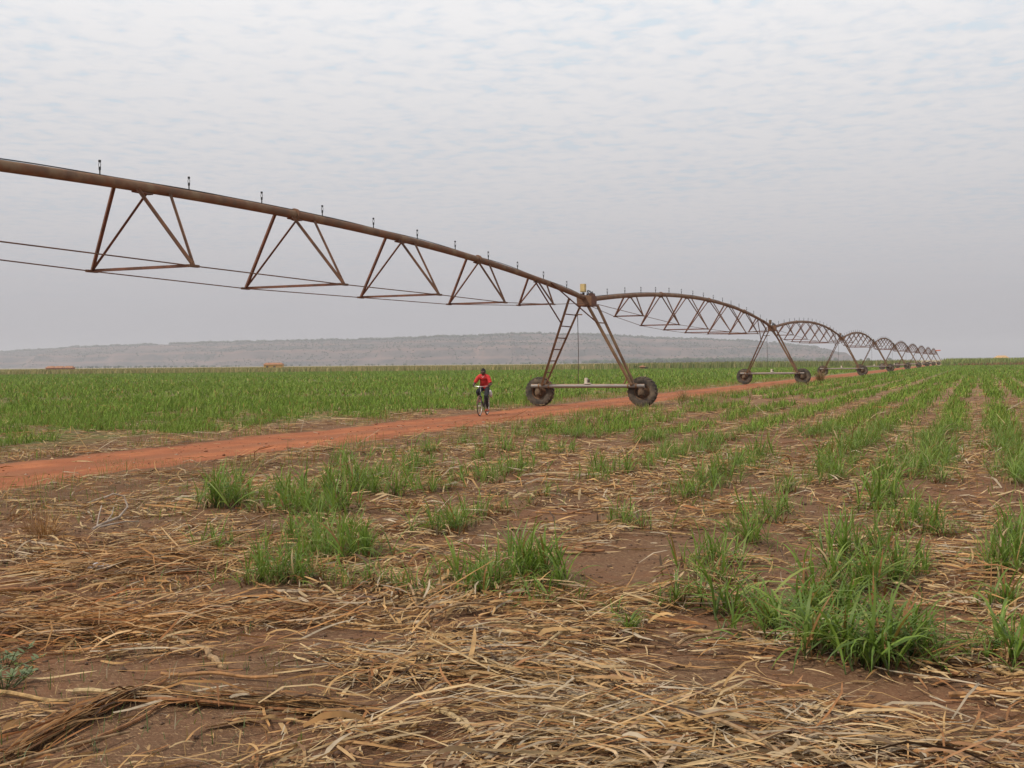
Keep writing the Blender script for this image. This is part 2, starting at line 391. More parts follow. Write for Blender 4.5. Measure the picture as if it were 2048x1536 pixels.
vs_ = t.nodes.new('ShaderNodeVectorMath'); vs_.operation = 'MULTIPLY'; vs_.inputs[1].default_value = (.03, .03, .004); t.links.new(P, vs_.inputs[0])
c = mix_col(t, math_node(t, 'MULTIPLY', maprange(t, sn.outputs[2], .90, .80), maprange(t, noise(t, vs_.outputs[0], 1, 3), .45, .6)), c, (.24, .145, .115))
principled(t, o, c, .95, 0, None, spec=.05)
hills = link(bpy.data.objects.new('hills', mesh_np('hills', np.stack([Xd, Yd, HZ], -1).reshape(-1, 3), HF, None, 'hill_scrub', True)))
tag(hills, 'hazy brown scrub-covered escarpment behind the fields', kind='structure')

# scrub trees on the hills: uneven low crowns, one far mass
ico = np.array([(0, 0, 1), (.9, 0, .45), (.28, .85, .45), (-.73, .53, .45), (-.73, -.53, .45), (.28, -.85, .45), (.73, .53, -.35), (-.28, .85, -.35), (-.9, 0, -.35), (-.28, -.85, -.35), (.73, -.53, -.35), (0, 0, -.8)])
icf = np.array([(0, 1, 2), (0, 2, 3), (0, 3, 4), (0, 4, 5), (0, 5, 1), (1, 6, 2), (2, 7, 3), (3, 8, 4), (4, 9, 5), (5, 10, 1), (6, 7, 2), (7, 8, 3), (8, 9, 4), (9, 10, 5), (10, 6, 1), (11, 7, 6), (11, 8, 7), (11, 9, 8), (11, 10, 9), (11, 6, 10)])
def blobs(C, rad, col, squash=.75, jit=.3):
    n = len(C); r = rng
    V = ico[None] * (1 + jit * (r.random((n, 12, 1)) - .5) * 2) * rad[:, None, None]; V[:, :, 2] *= squash; V = V + C[:, None]
    F = (icf[None] + 12 * np.arange(n)[:, None, None]).reshape(-1, 3)
    return V.reshape(-1, 3), F, np.repeat(col, 12, 0)
def hill_at(k):
    i = rng.integers(0, A.shape[1] - 1, k); return i
nT = 17000
si = np.where(rng.random(nT) < .38, rng.integers(38, 45, nT), rng.integers(3, 44, nT)); ai = rng.integers(60, A.shape[1] - 8, nT)
fx = rng.random(nT)
C = np.stack([Xd[si, ai] * (1 - fx) + Xd[si, ai + 1] * fx, Yd[si, ai] * (1 - fx) + Yd[si, ai + 1] * fx, HZ[si, ai] * (1 - fx) + HZ[si, ai + 1] * fx], 1)
rad = rng.uniform(1.5, 3.6, nT) * np.where(si > 37, np.where(rng.random(nT) < .3, 2.3, 1.5), 1.0); C[:, 2] += rad * .5
keep = (fbm(C[:, 0] / 130, C[:, 1] / 130, 61) + .15 * (si > 37)) > .42; C, rad = C[keep], rad[keep]
cc = np.array([(.05, .06, .035)]) * rng.uniform(.7, 1.5, (len(C), 1)) + rng.uniform(0, .02, (len(C), 1)) * np.array([(1, .6, .2)])
V, F, K = blobs(C, rad, cc)
tr = link(bpy.data.objects.new('hill_scrub_trees', mesh_np('hill_scrub_trees', V, F, K, 'tree_leaf')))
tag(tr, 'scattered grey-green scrub trees over the hills', 'trees', kind='stuff')
# woodland at the foot of the escarpment
n = 1500; px = np.concatenate([rng.normal(1390, 110, 900), rng.uniform(150, 560, 300), rng.uniform(560, 1640, 300)])
yb = rng.uniform(2500, 3300, n); xb = (px - 1024) / 2232.35 * yb; rad = rng.uniform(2.2, 6.5, n) * np.where(np.arange(n) < 900, 1.25, .62)
kp = fbm(xb / 90, yb / 160, 63) > np.where(np.arange(n) < 900, .40, .5); xb, yb, rad = xb[kp], yb[kp], rad[kp]
V, F, K = blobs(np.stack([xb, yb, rad * .62], 1), rad, np.array([(.045, .065, .03)]) * rng.uniform(.7, 1.5, (len(xb), 1)), .85)
tr = link(bpy.data.objects.new('foothill_woodland', mesh_np('foothill_woodland', V, F, K, 'tree_leaf')))
tag(tr, 'dark hazy belt of trees along the foot of the hills', 'woodland', kind='stuff')

# loose pale stones and crumbs on the track
n = 1500; u = rng.uniform(6, 70, n); v = RC + rng.normal(0, 1.25, n); x, y = to_xy(u, v); rad = rng.gamma(1.5, .0065, n) + .004
V, F, K = blobs(np.stack([x, y, gh(x, y) + .012 + rad * .2], 1), rad, np.array([(.42, .17, .085), (.55, .38, .28), (.34, .13, .07)])[rng.choice(3, n, p=[.45, .25, .3])] * rng.uniform(.7, 1.2, (n, 1)), .6, .5)
pb = link(bpy.data.objects.new('track_pebbles', mesh_np('track_pebbles', V, F, K, 'straw'))); tag(pb, 'small stones and crumbs of earth on the dirt track', 'pebbles', kind='stuff')

# ------------------------------------------------------------------ leaf blades and straw as arrays
class Acc:
    def __init__(s): s.V = []; s.F = []; s.C = []; s.n = 0
    def add(s, V, F, C): s.V.append(V); s.F.append(F + s.n); s.C.append(C); s.n += len(V)
    def mesh(s, name, mat): return mesh_np(name, np.concatenate(s.V), np.concatenate(s.F), np.concatenate(s.C), mat)
def strips(n, k):
    """quad indices of n ribbons of k+1 cross sections"""
    a = (np.arange(k) * 2)[None] + (np.arange(n) * 2 * (k + 1))[:, None]
    return np.stack([a, a + 1, a + 3, a + 2], -1).reshape(-1, 4)
PROF = {1: [1, .25], 2: [.8, .9, .08], 3: [.6, 1, .75, .06], 4: [.55, 1, .95, .6, .05], 5: [.55, .95, 1, .85, .5, .04], 6: [.5, .9, 1, .95, .75, .45, .03]}
def blades(x, y, z, yaw, L, W, lean, curl, segs, col, twist=0.5):
    n = len(x); s = np.linspace(0, 1, segs + 1); ang = lean[:, None] + curl[:, None] * s[None] ** 1.5
    mid = (ang[:, 1:] + ang[:, :-1]) / 2; d = (L / segs)[:, None]
    h = np.concatenate([np.zeros((n, 1)), np.cumsum(np.sin(mid) * d, 1)], 1); v = np.concatenate([np.zeros((n, 1)), np.cumsum(np.cos(mid) * d, 1)], 1)
    cy, sy = np.cos(yaw)[:, None], np.sin(yaw)[:, None]
    px = x[:, None] + h * cy; py = y[:, None] + h * sy; pz = z[:, None] + v
    tw = (rng.random(n) - .5)[:, None] * 2 * twist * s[None] * 2
    w = W[:, None] * .5 * np.array(PROF[segs])[None]
    ox = -sy * np.cos(tw) + cy * np.sin(tw) * .6; oy = cy * np.cos(tw) + sy * np.sin(tw) * .6; oz = np.sin(tw) * .6
    V = np.stack([np.stack([px - ox * w, py - oy * w, pz - oz * w], -1), np.stack([px + ox * w, py + oy * w, pz + oz * w], -1)], 2).reshape(-1, 3)
    return V, strips(n, segs), np.repeat(col, (segs + 1) * 2, 0)
def straws(x, y, yaw, L, W, bend, zo, pitch, segs, col, base=True):
    n = len(x); s = np.linspace(-.5, .5, segs + 1)[None]
    kink = np.where(rng.random(n) < .22, rng.normal(0, .8, n), 0)[:, None] * (s > rng.uniform(-.2, .3, n)[:, None])
    a = yaw[:, None] + bend[:, None] * s + kink; step = (L / segs)[:, None]
    am = (a[:, 1:] + a[:, :-1]) / 2
    dx = np.concatenate([np.zeros((n, 1)), np.cumsum(np.cos(am) * step, 1)], 1); dy = np.concatenate([np.zeros((n, 1)), np.cumsum(np.sin(am) * step, 1)], 1)
    px = x[:, None] + dx - dx.mean(1, keepdims=True); py = y[:, None] + dy - dy.mean(1, keepdims=True)
    pz = (gh(px, py) if base else 0) + zo[:, None] + np.abs(pitch)[:, None] * L[:, None] * (s + .5) * np.sign(pitch)[:, None] + np.where(pitch < 0, -pitch * L, 0)[:, None] + (np.where(rng.random(n) < .3, rng.uniform(0, .16, n), 0) * L)[:, None] * (1 - 4 * s * s)
    rl = rng.normal(0, .5, n)[:, None]; pr = np.interp(s, [-.5, -.3, .2, .5], [.55, 1, .9, .25])
    w = W[:, None] * .5 * pr
    ox, oy, oz = -np.sin(a) * np.cos(rl) * w, np.cos(a) * np.cos(rl) * w, np.sin(rl) * w
    pz = pz + np.abs(oz)
    V = np.stack([np.stack([px - ox, py - oy, pz - oz], -1), np.stack([px + ox, py + oy, pz + oz], -1)], 2).reshape(-1, 3)
    return V, strips(n, segs), np.repeat(col, (segs + 1) * 2, 0)
STRAW = np.array([(.60, .43, .23), (.54, .33, .14), (.46, .25, .095), (.37, .165, .06), (.50, .40, .28), (.22, .115, .06), (.10, .058, .036)])
def straw_col(n, red=None):
    p = np.array([.21, .26, .17, .11, .11, .09, .05]); i = rng.choice(7, n, p=p); c = STRAW[i] * rng.uniform(.75, 1.12, (n, 1))
    if red is not None: c = c * (1 - red[:, None]) + red[:, None] * c * np.array([(.86, .62, .45)])
    return c
GREEN = np.array([(.135, .225, .032), (.170, .262, .040), (.210, .290, .050), (.100, .170, .032), (.260, .300, .075)])
def green_col(n, dry=.05):
    c = GREEN[rng.choice(5, n, p=[.3, .3, .2, .12, .08])] * rng.uniform(.75, 1.2, (n, 1)); d = rng.random(n) < dry
    c[d] = STRAW[rng.choice(4, d.sum())] * .8; return c

BARE = [(2.13, 5.78, .5, .62), (0.99, 9.92, .66, 1.1), (1.40, 7.96, .28, .6), (-1.10, 7.41, .55, .42), (-2.24, 9.09, .4, .5), (0.73, 13.11, .58, .7), (1.94, 11.55, .41, .7), (3.04, 7.74, .27, .5), (0.87, 6.46, .26, .25), (-1.36, 6.43, .4, .4), (-2.27, 6.46, .5, .4), (-1.6, 5.4, .7, .5), (-2.1, 5.75, .25, .5), (-1.7, 7.3, .4, .25), (-.2, 7.9, .3, .3), (3.6, 14.5, .5, 1.2)]
HEAVY = [(.55, 5.35, .8, .5), (1.25, 5.5, .5, .5), (-.35, 6.5, .7, .35), (.2, 7.3, .6, .3), (2.6, 6.9, .5, .4), (-3.5, 10.4, .6, .6), (-3.2, 7.7, .8, .5), (-.9, 8.4, .7, .35), (1.9, 7.1, .6, .3)]
def straw_mask(x, y):
    u, v = to_uv(x, y)
    yb = sstep(10, 17, np.hypot(x, y)); m = .07 + .20 * yb + (.88 - .1 * yb) * sstep(.455, .60 - .06 * yb, fbm(x * 1.0, y * 1.0, 71, 3))
    rows = np.min(np.abs(v[..., None] - np.array(ROWS)), -1)
    m = m * np.where((u > 9) & (v > -10), .65 + .55 * sstep(.2, .6, rows), 1)
    for (a, b, p, q) in BARE: m = m * (1 - .93 * np.exp(-(((x - a) / p) ** 2 + ((y - b) / q) ** 2) ** 2))
    for (a, b, p, q) in HEAVY: m = m + .9 * np.exp(-(((x - a) / p) ** 2 + ((y - b) / q) ** 2))
    e = np.abs(v - RC); wob = 1.3 * (fbm(x * .6, y * .6, 77) - .5)
    m = m * np.where(e < RH + .1 + wob, .05, 1.0)
    m = m * np.where(v < -20.5, .55, 1)
    bare_left = np.maximum(sstep(-8.5, -11, v) * sstep(24, 14, u) * .45, sstep(.2, -1.4, x) * sstep(9.6, 8.2, y) * .45)
    return np.clip(m * (1 - bare_left), 0, 1.3)
def flow(x, y):
    return (fbm(x * .45, y * .45, 81, 2) - .5) * 3.6
acc = Acc()
for (y0, y1, n, lw, ww, seg) in [(4.0, 8, 21000, 1.0, 1.0, 4), (4.0, 8, 22000, .32, 1.0, 2), (4.0, 9, 5200, .75, 1.9, 4), (4.0, 8, 20000, .10, .35, 1), (8, 14, 39000, 1.0, 1.0, 3), (14, 25, 64000, 1.1, 1.6, 2), (25, 48, 66000, 1.35, 2.5, 1), (48, 95, 30000, 1.8, 4.0, 1)]:
    y = np.sqrt(rng.uniform(y0 ** 2, y1 ** 2, n)); x = rng.uniform(-1, 1, n) * (.475 * y + 2.6)
    u, v = to_uv(x, y); k = rng.random(n) < straw_mask(x, y); k &= ~((v < -24) & (y > 48))
    x, y = x[k], y[k]; n = len(x)
    L = np.clip(rng.gamma(1.9, .088, n), .035, .75) * lw; W = rng.uniform(.005, .018, n) * ww
    big = rng.random(n) < .13; W[big] *= rng.uniform(1.4, 2.3, big.sum()); W = np.minimum(W, L / 6)
    yaw = flow(x, y) + rng.normal(0, .6, n) + (rng.random(n) < .28) * rng.uniform(-1.5, 1.5, n)
    red = np.clip(sstep(-1.2, -3.6, x) * sstep(14, 7, y), 0, .7) * rng.random(n)
    dens = straw_mask(x, y); ble = np.clip(1.1 * np.exp(-(((x - .7) / 1.1) ** 2 + ((y - 5.2) / .9) ** 2)), 0, .6) * rng.random(n)
    zo = rng.gamma(1.3, .017, n) * (.5 + dens) + .003
    pitch = rng.normal(0, .07, n); st = rng.random(n) < .05; pitch[st] = rng.uniform(.15, .6, st.sum())
    acc.add(*straws(x, y, yaw, L, W, rng.normal(0, .5, n), zo, pitch, seg, (lambda c_: c_ * (1 - ble[:, None]) + ble[:, None] * np.array([(.60, .50, .36)]))(straw_col(n, red))))
# the reddish pile and the sheaf by the left edge
for (cx_, cy2, sx_, sy2, n, hh, yb_, rd) in [(-3.45, 10.35, .5, .45, 900, .13, .25, .45), (-3.05, 7.75, .55, .28, 900, .10, .12, .8), (-2.1, 8.05, .6, .18, 350, .05, .35, .75), (.75, 5.45, .7, .35, 900, .07, .2, 0), (-.3, 6.55, .5, .2, 380, .06, -.25, 0), (.9, 8.55, .55, .25, 320, .05, .1, .2)]:
    x = rng.normal(cx_, sx_, n); y = rng.normal(cy2, sy2, n)
    q = np.exp(-(((x - cx_) / sx_) ** 2 + ((y - cy2) / sy2) ** 2) / 1.6)
    acc.add(*straws(x, y, yb_ + rng.normal(0, .45, n), rng.uniform(.15, .8, n), rng.uniform(.006, .017, n), rng.normal(0, .4, n), q * hh * rng.random(n) + .005, rng.normal(0, .12, n), 3, straw_col(n, np.full(n, rd) * rng.uniform(.5, 1, n))))
# fibrous red-brown bundles of old leaf sheaths
for (x0, y0, x1, y1, n, rd) in [(-2.3, 5.15, -1.95, 6.15, 170, .9), (-1.95, 5.9, -.68, 5.72, 170, .6), (-4.2, 8.2, -2.9, 7.7, 160, .9), (-3.2, 7.6, -1.3, 8.3, 160, .8), (1.1, 5.25, 2.2, 5.3, 120, .2)]:
    s_ = rng.random(n); a_ = math.atan2(y1 - y0, x1 - x0); off = rng.normal(0, .028, n)
    x = x0 + (x1 - x0) * s_ - math.sin(a_) * off; y = y0 + (y1 - y0) * s_ + math.cos(a_) * off
    acc.add(*straws(x, y, a_ + rng.normal(0, .12, n), rng.uniform(.2, .6, n), rng.uniform(.006, .016, n), rng.normal(0, .15, n), rng.uniform(.005, .05, n), rng.normal(0, .05, n), 3, straw_col(n, np.full(n, rd) * rng.uniform(.4, 1, n)) * (1 - .25 * rd)))
straw = link(bpy.data.objects.new('straw_litter', acc.mesh('straw_litter', 'straw')))
tag(straw, 'tan dry cane straw spread over the brown soil', 'straw', kind='stuff')

# the largest loose dry leaves, one by one
leaf_me = []
for k in range(14):
    n = 1; L = rng.uniform(.3, .75, n)
    V, F, C = straws(np.zeros(n), np.zeros(n), np.zeros(n), L, rng.uniform(.012, .022, n), rng.normal(0, .45, n), np.full(n, .008), np.zeros(n), 8, STRAW[[k % 5]] * rng.uniform(.9, 1.1), False)
    V[:, 2] += np.abs(np.sin(V[:, 0] * rng.uniform(3, 7) + k)) * .02
    leaf_me.append(mesh_np('dry_leaf', V, F, C, 'straw'))
spots = []
while len(spots) < 290:
    y = math.sqrt(random.uniform(4.9 ** 2, 9.5 ** 2)); x = random.uniform(-1, 1) * .47 * y
    if random.random() < float(straw_mask(np.array([x]), np.array([y]))[0]) + .08: spots.append((x, y))
for i, (x, y) in enumerate(spots):
    a = float(flow(np.array([x]), np.array([y]))[0]) + random.gauss(0, .45); e = .2
    z0 = float(gh(x, y)); sl = (float(gh(x + e * math.cos(a), y + e * math.sin(a))) - float(gh(x - e * math.cos(a), y - e * math.sin(a)))) / (2 * e)
    o = place('dry_leaf', leaf_me[i % 14], None, (x, y, z0 + random.uniform(.006, .03)), (random.gauss(0, .25), -math.atan(sl) - random.gauss(0, .04), a), (random.uniform(.7, 1.15),) * 3)
    nm = ['pale straw', 'tan', 'brownish tan', 'orange-brown', 'greyish'][(i % 14) % 5]; bare = float(straw_mask(np.array([x]), np.array([y]))[0]) < .4
    tag(o, '%s dry cane leaf lying %s' % (nm, 'on nearly bare brown soil' if bare else 'on top of the thick straw mat'), 'dry leaf', 'loose dry cane leaves on the soil')

# cut cane stalks: jointed, slightly bent
def stalk_mesh(L, r, bend, col):
    mb = MB(); npt = max(3, int(L / .035)); pts = []; rad = []
    nod = random.uniform(.09, .14); ph = random.uniform(0, nod)
    w1, w2 = random.uniform(-1, 1), random.uniform(2, 4)
    for i in range(npt + 1):
        s = i / npt; x = (s - .5) * L
        pts.append((x, bend * math.sin(math.pi * s) * L + .012 * w1 * math.sin(w2 * s * 3), 0))
        dd = ((s * L + ph) % nod); near = dd < .036
        rad.append(r * (1.14 if near else 1.0) * (1 - .25 * s))
        mb.col = None
    mb.tube(pts, rad, 7)
    cols = []
    for i in range(npt + 1):
        dd = ((i / npt * L + ph) % nod); f = .55 if dd < .02 else random.uniform(.85, 1.1); cols += [tuple(c * f for c in col)] * 7
    mb.c = cols; mb.col = (1, 1, 1)
    return mb.mesh('cane_stalk', 'stalk')
SC = [(.47, .30, .13), (.43, .22, .09), (.55, .40, .21), (.36, .165, .07), (.40, .26, .14), (.28, .15, .08)]
LONG = [(-2.28,5.20,-2.07,5.78,0.010,3), (-2.10,5.70,-1.94,6.18,0.010,3), (-2.05,5.16,-1.84,5.83,0.010,3), (-1.85,5.88,-1.28,5.80,0.011,1), (-1.28,5.80,-0.66,5.72,0.010,1), (-1.9,5.82,-.9,5.70,0.010,3), (-2.41,6.10,-1.98,5.94,0.014,2), (-2.82,6.08,-2.36,5.89,0.013,0), (-3.82,8.77,-3.30,8.45,0.016,1), (-4.24,9.18,-3.70,9.36,0.018,3),
 (-2.27,7.32,-1.90,6.94,0.016,4), (-1.92,6.96,-1.71,6.55,0.019,4), (-1.52,8.49,-0.93,9.13,0.016,3), (-2.06,8.35,-1.49,8.55,0.014,1), (-0.24,6.66,0.06,6.51,0.014,1), (0.41,6.00,0.71,5.62,0.018,2), (0.20,5.69,0.59,5.47,0.017,0), (0.60,6.37,0.95,6.12,0.012,3), (0.20,8.37,0.85,8.48,0.016,0), (1.65,5.92,1.97,5.87,0.013,1), (2.41,6.14,2.80,6.00,0.014,1), (2.52,7.08,2.62,6.50,0.013,0),
 (2.20,8.01,3.69,8.11,0.014,3), (-0.99,6.68,-0.50,6.61,0.011,5), (-0.82,6.79,-0.36,6.21,0.011,5), (1.06,7.14,1.53,7.51,0.012,4), (-1.66,7.85,-1.25,8.48,0.013,1), (1.12,5.28,2.20,5.32,0.016,0), (-0.41,5.73,-0.19,5.31,0.016,2), (-0.09,6.49,0.49,6.42,0.011,2)]
G1 = 'cut cane stalks on the soil'
def put_stalk(me, x, y, a, r, sc=1.0, L=.5, ci=0):
    e = L * .4; za = float(gh(x + e * math.cos(a), y + e * math.sin(a))); zb = float(gh(x - e * math.cos(a), y - e * math.sin(a)))
    o = place('cane_stalk', me, None, (x, y, max((za + zb) / 2, float(gh(x, y)) - .01) + r * .75 + .018), (random.uniform(0, 6.28), -math.atan2(za - zb, 2 * e), a), (sc,) * 3)
    nm = ['tan', 'orange-brown', 'pale', 'reddish brown', 'brown', 'dark brown'][ci]; ln = 'long' if L * sc > .62 else ('short' if L * sc < .33 else 'medium length'); bare = float(straw_mask(np.array([x]), np.array([y]))[0]) < .4
    tag(o, '%s %s jointed cane stalk lying %s' % (ln, nm, 'on nearly bare brown soil' if bare else 'on the thick straw mat'), 'cane stalk', G1)
for (x0, y0, x1, y1, r, ci) in LONG:
    L = math.hypot(x1 - x0, y1 - y0) * 1.05; put_stalk(stalk_mesh(L, r, random.uniform(-.06, .06), SC[ci]), (x0 + x1) / 2, (y0 + y1) / 2, math.atan2(y1 - y0, x1 - x0), r, 1, L, ci)
svar = [(stalk_mesh(L, r, random.uniform(-.12, .12), SC[k % 6]), r, L, k % 6) for k, (L, r) in enumerate([(.35, .013), (.5, .012), (.7, .012), (.28, .015), (.9, .011), (.45, .010), (.22, .014), (.6, .010), (.4, .013), (.8, .010)])]
cnt = 0
while cnt < 260:
    y = math.sqrt(random.uniform(5 ** 2, 14.5 ** 2)); x = random.uniform(-1, 1) * .47 * y
    if random.random() > float(straw_mask(np.array([x]), np.array([y]))[0]) * .9 + .04: continue
    me, r, L, ci = random.choice(svar); put_stalk(me, x, y, float(flow(np.array([x]), np.array([y]))[0]) + random.gauss(0, .6), r, random.uniform(.75, 1.15), L, ci); cnt += 1

# clods of earth on the bare patches (too many to count)
n = 7500; y = np.sqrt(rng.uniform(4.3 ** 2, 16 ** 2, n)); x = rng.uniform(-1, 1, n) * (.475 * y + 2.2)
rad = rng.gamma(1.5, .0045, n) + .003; k = (np.abs(to_uv(x, y)[1] - RC) > RH + .5); x, y, rad = x[k], y[k], rad[k]
V, F, K = blobs(np.stack([x, y, gh(x, y) + rad * .2], 1), rad, np.array([(.13, .075, .048)]) * rng.uniform(.7, 1.5, (len(x), 1)), .7, .5)
cl = link(bpy.data.objects.new('soil_crumbs', mesh_np('soil_crumbs', V, F, K, 'straw'))); tag(cl, 'small crumbs and clods of brown earth', 'soil crumbs', kind='stuff')

# ------------------------------------------------------------------ sugarcane clumps
def leaf_arrays(n, L, lean, curl, segs=6, wd=(.012, .022), dry=.04):
    return blades(np.zeros(n), np.zeros(n), np.zeros(n), np.zeros(n), L, rng.uniform(*wd, n), lean, curl, segs, green_col(n, dry))
def shoot_arrays(h=.5, dry=.05):
    """one cane shoot: a pale sheath and its leaves"""
    a = Acc(); nl = rng.integers(4, 7); st = h * rng.uniform(.22, .36)
    for q in range(3):
        a.add(*blades(np.zeros(1), np.zeros(1), np.zeros(1), np.array([q * 2.1]), np.array([st * 1.15]), np.array([.013]), np.array([.03]), np.array([.05]), 2, np.array([(.13, .17, .06)])))
    yaw0 = rng.uniform(0, 6.28)
    for q in range(nl):
        f = q / max(1, nl - 1)
        a.add(*blades(np.zeros(1), np.zeros(1), np.array([st * (.35 + .65 * f)]), np.array([yaw0 + math.pi * q + rng.normal(0, .5)]), np.array([h * rng.uniform(.7, 1.05)]), np.array([rng.uniform(.010, .021)]),
              np.array([rng.uniform(.45, .95) * (1 - f) + .12]), np.array([rng.uniform(.6, 2.4) * (1 - .35 * f)]), 6, green_col(1, dry)))
    return a
shoot_me = [shoot_arrays().mesh('shoot', 'leaf') for _ in range(16)]
def stem_me():
    a = Acc(); st = rng.uniform(.12, .18)
    for q in range(3): a.add(*blades(np.zeros(1), np.zeros(1), np.zeros(1), np.array([q * 2.1]), np.array([st]), np.array([.014]), np.array([.03]), np.array([.04]), 2, np.array([(.14, .18, .065)])))
    return a.mesh('shoot', 'leaf')
stem_mes = [stem_me() for _ in range(4)]
leaf_mes = []
for k in range(18):
    a = Acc(); a.add(*leaf_arrays(1, np.array([rng.uniform(.38, .55)]), np.array([rng.uniform(.12, .85)]), np.array([rng.uniform(.4, 2.6)]), 6, (.010, .022))); leaf_mes.append(a.mesh('leaf', 'leaf'))
stub_me = []
for k in range(6):
    n = 26; a = Acc(); th_ = rng.uniform(0, 6.28, n); rr = np.abs(rng.normal(0, .13, n))
    a.add(*blades(rr * np.cos(th_), rr * np.sin(th_), np.full(n, -.01), th_ + rng.normal(0, .8, n), rng.uniform(.05, .16, n), rng.uniform(.012, .026, n), rng.uniform(.1, .9, n), rng.uniform(-.2, .8, n), 2, straw_col(n, np.full(n, .35)) * .62))
    stub_me.append(a.mesh('stubble', 'straw'))
CG = 'sugarcane clumps in rows'
ORD = ['first', 'second', 'third', 'fourth', 'fifth', 'sixth', 'seventh', 'eighth', 'ninth', 'last']
def clump_label(x, y, h, r, n):
    v = to_uv(x, y)[1]; rows_ = sorted(ROWS); k = min(range(len(rows_)), key=lambda i: abs(rows_[i] - v)); k = min(k, 9)
    look = 'tall leafy' if h * n > 5.6 else ('low sparse' if h * n < 2.9 else 'medium bushy')
    return '%s green sugarcane clump in the %s planted row from the dirt track' % (look, ORD[min(k, 8)] if k < 9 else 'tenth or later')
CLUMPS = [
(-0.11,9.09,0.46,0.22,16),(0.06,9.5,0.52,0.2,18),(-0.29,9,0.4,0.16,12),(0.24,9.38,0.5,0.16,14),(0.24,8.51,0.4,0.12,7),(0.38,9.07,0.38,0.12,6),(1.3,12.59,0.34,0.2,9),(1.42,12.21,0.3,0.16,7),
(1.13,12.68,0.26,0.15,6),(2.42,11.36,0.48,0.17,13),(2.89,12.77,0.45,0.18,12),(3.26,13.6,0.4,0.2,12),(3.86,15.66,0.4,0.2,11),(2.43,12.22,0.3,0.12,5),(1.81,10.12,0.42,0.25,10),(1.59,9.65,0.38,0.2,7),
(1.77,9.31,0.36,0.2,8),(1.25,8.43,0.34,0.16,8),(1.14,8.38,0.28,0.14,5),(0.78,7.47,0.3,0.12,6),(0.76,7.99,0.26,0.1,4),(1.7,8.19,0.62,0.13,9),(1.75,7.62,0.5,0.15,11),(1.86,7.37,0.5,0.16,12),
(1.92,6.98,0.48,0.15,12),(2.04,6.77,0.52,0.14,13),(2.19,6.67,0.56,0.14,16),(2.42,6.87,0.55,0.13,14),(2.58,7.08,0.45,0.12,8),(2.22,8.09,0.46,0.18,11),(2.39,7.92,0.46,0.18,12),(2.58,7.84,0.44,0.18,12),
(2.11,8.34,0.42,0.15,8),(2.63,9.17,0.52,0.18,12),(2.81,8.95,0.5,0.18,13),(3.17,9.25,0.48,0.18,12),(3.47,9.56,0.4,0.15,8),(3.07,10.31,0.55,0.16,9),(3.43,10.56,0.48,0.18,11),(4.5,12.02,0.42,0.2,12),
(4.19,12.18,0.44,0.2,12),(4.54,13.83,0.55,0.2,14),(4.64,12.85,0.42,0.18,11),(5.08,15.27,0.55,0.2,14),(5.94,17.54,0.55,0.2,14),(6.98,20.09,0.55,0.2,13),(2.98,6.66,0.5,0.12,8),(3.03,6.94,0.48,0.1,6),
(3.76,8.44,0.44,0.16,10),(4.13,9.42,0.46,0.18,12),(4.43,9.74,0.46,0.18,12),(5.05,11.21,0.42,0.18,10),(4.52,10.5,0.36,0.15,6),(-3.82,14.33,0.62,0.2,18),(-3.7,14.83,0.55,0.2,12),(-3.16,14.29,0.45,0.25,12),
(-2.79,14.07,0.48,0.25,14),(-2.51,13.77,0.5,0.25,15),(-2.29,13.27,0.5,0.25,15),(-2.15,13.74,0.5,0.25,14),(-3.21,15.34,0.48,0.25,10),(-2.91,15.6,0.5,0.25,12),(-2.61,15.87,0.52,0.25,13),(-2.21,16.15,0.5,0.25,13),
(-1.95,15.7,0.5,0.2,12),(-1.6,15.1,0.46,0.18,11),(-2.56,17.54,0.5,0.25,10),(-2.11,17.73,0.5,0.25,11),(-1.66,16.76,0.46,0.2,8),(-2.32,11.64,0.42,0.2,10),(-1.96,11.15,0.46,0.22,13),(-1.76,10.76,0.44,0.22,12),
(-1.53,10.64,0.48,0.2,13),(-1.41,10.74,0.42,0.16,10),(-1.98,10.58,0.4,0.2,8),(-1.78,11.77,0.44,0.25,12),(-2.11,12.13,0.42,0.25,10),(-2.4,10.79,0.36,0.15,7),(-2.15,9.35,0.38,0.15,12),(-2.01,9.34,0.38,0.15,13),
(-1.86,9.48,0.38,0.14,8),(-1.65,9.47,0.34,0.2,7),(-1.4,9.25,0.3,0.18,6),(-1.24,9.56,0.3,0.2,6),(-3.03,11.21,0.36,0.14,5),(-2.92,11.35,0.3,0.12,4),(-1.16,15.76,0.38,0.18,10),(-0.91,16.05,0.36,0.18,8),
(-0.79,17.39,0.38,0.2,9),(-0.52,17.74,0.34,0.2,6),(-0.8,11.95,0.42,0.17,11),(-0.66,12.12,0.36,0.18,8),(-0.58,12.59,0.4,0.2,11),(-0.33,13.18,0.34,0.2,8),(-0.16,13.61,0.3,0.2,5),(-0.93,9.29,0.34,0.12,5),
(-0.7,8.96,0.32,0.12,5),(-0.56,9.76,0.28,0.15,4),(0.43,15.06,0.3,0.2,7),(0.22,14.29,0.26,0.2,5),(1.48,18.35,0.5,0.2,13),(1.18,17,0.36,0.2,8),(1.88,18.31,0.42,0.22,10),(2.27,19.13,0.4,0.22,10),
(0.57,23.1,0.5,0.3,12),(-0.16,23.18,0.46,0.3,12),(-0.63,21.43,0.4,0.3,9),(1.08,23.04,0.4,0.3,8),(2.9,16.38,0.5,0.22,14),(3.34,17.77,0.48,0.22,13),(2.65,15.76,0.34,0.2,7),(3.87,18.98,0.46,0.22,12),
(4.75,21.41,0.55,0.22,14),(2.13,14.4,0.24,0.15,4),(3.21,23.45,0.4,0.3,10),]
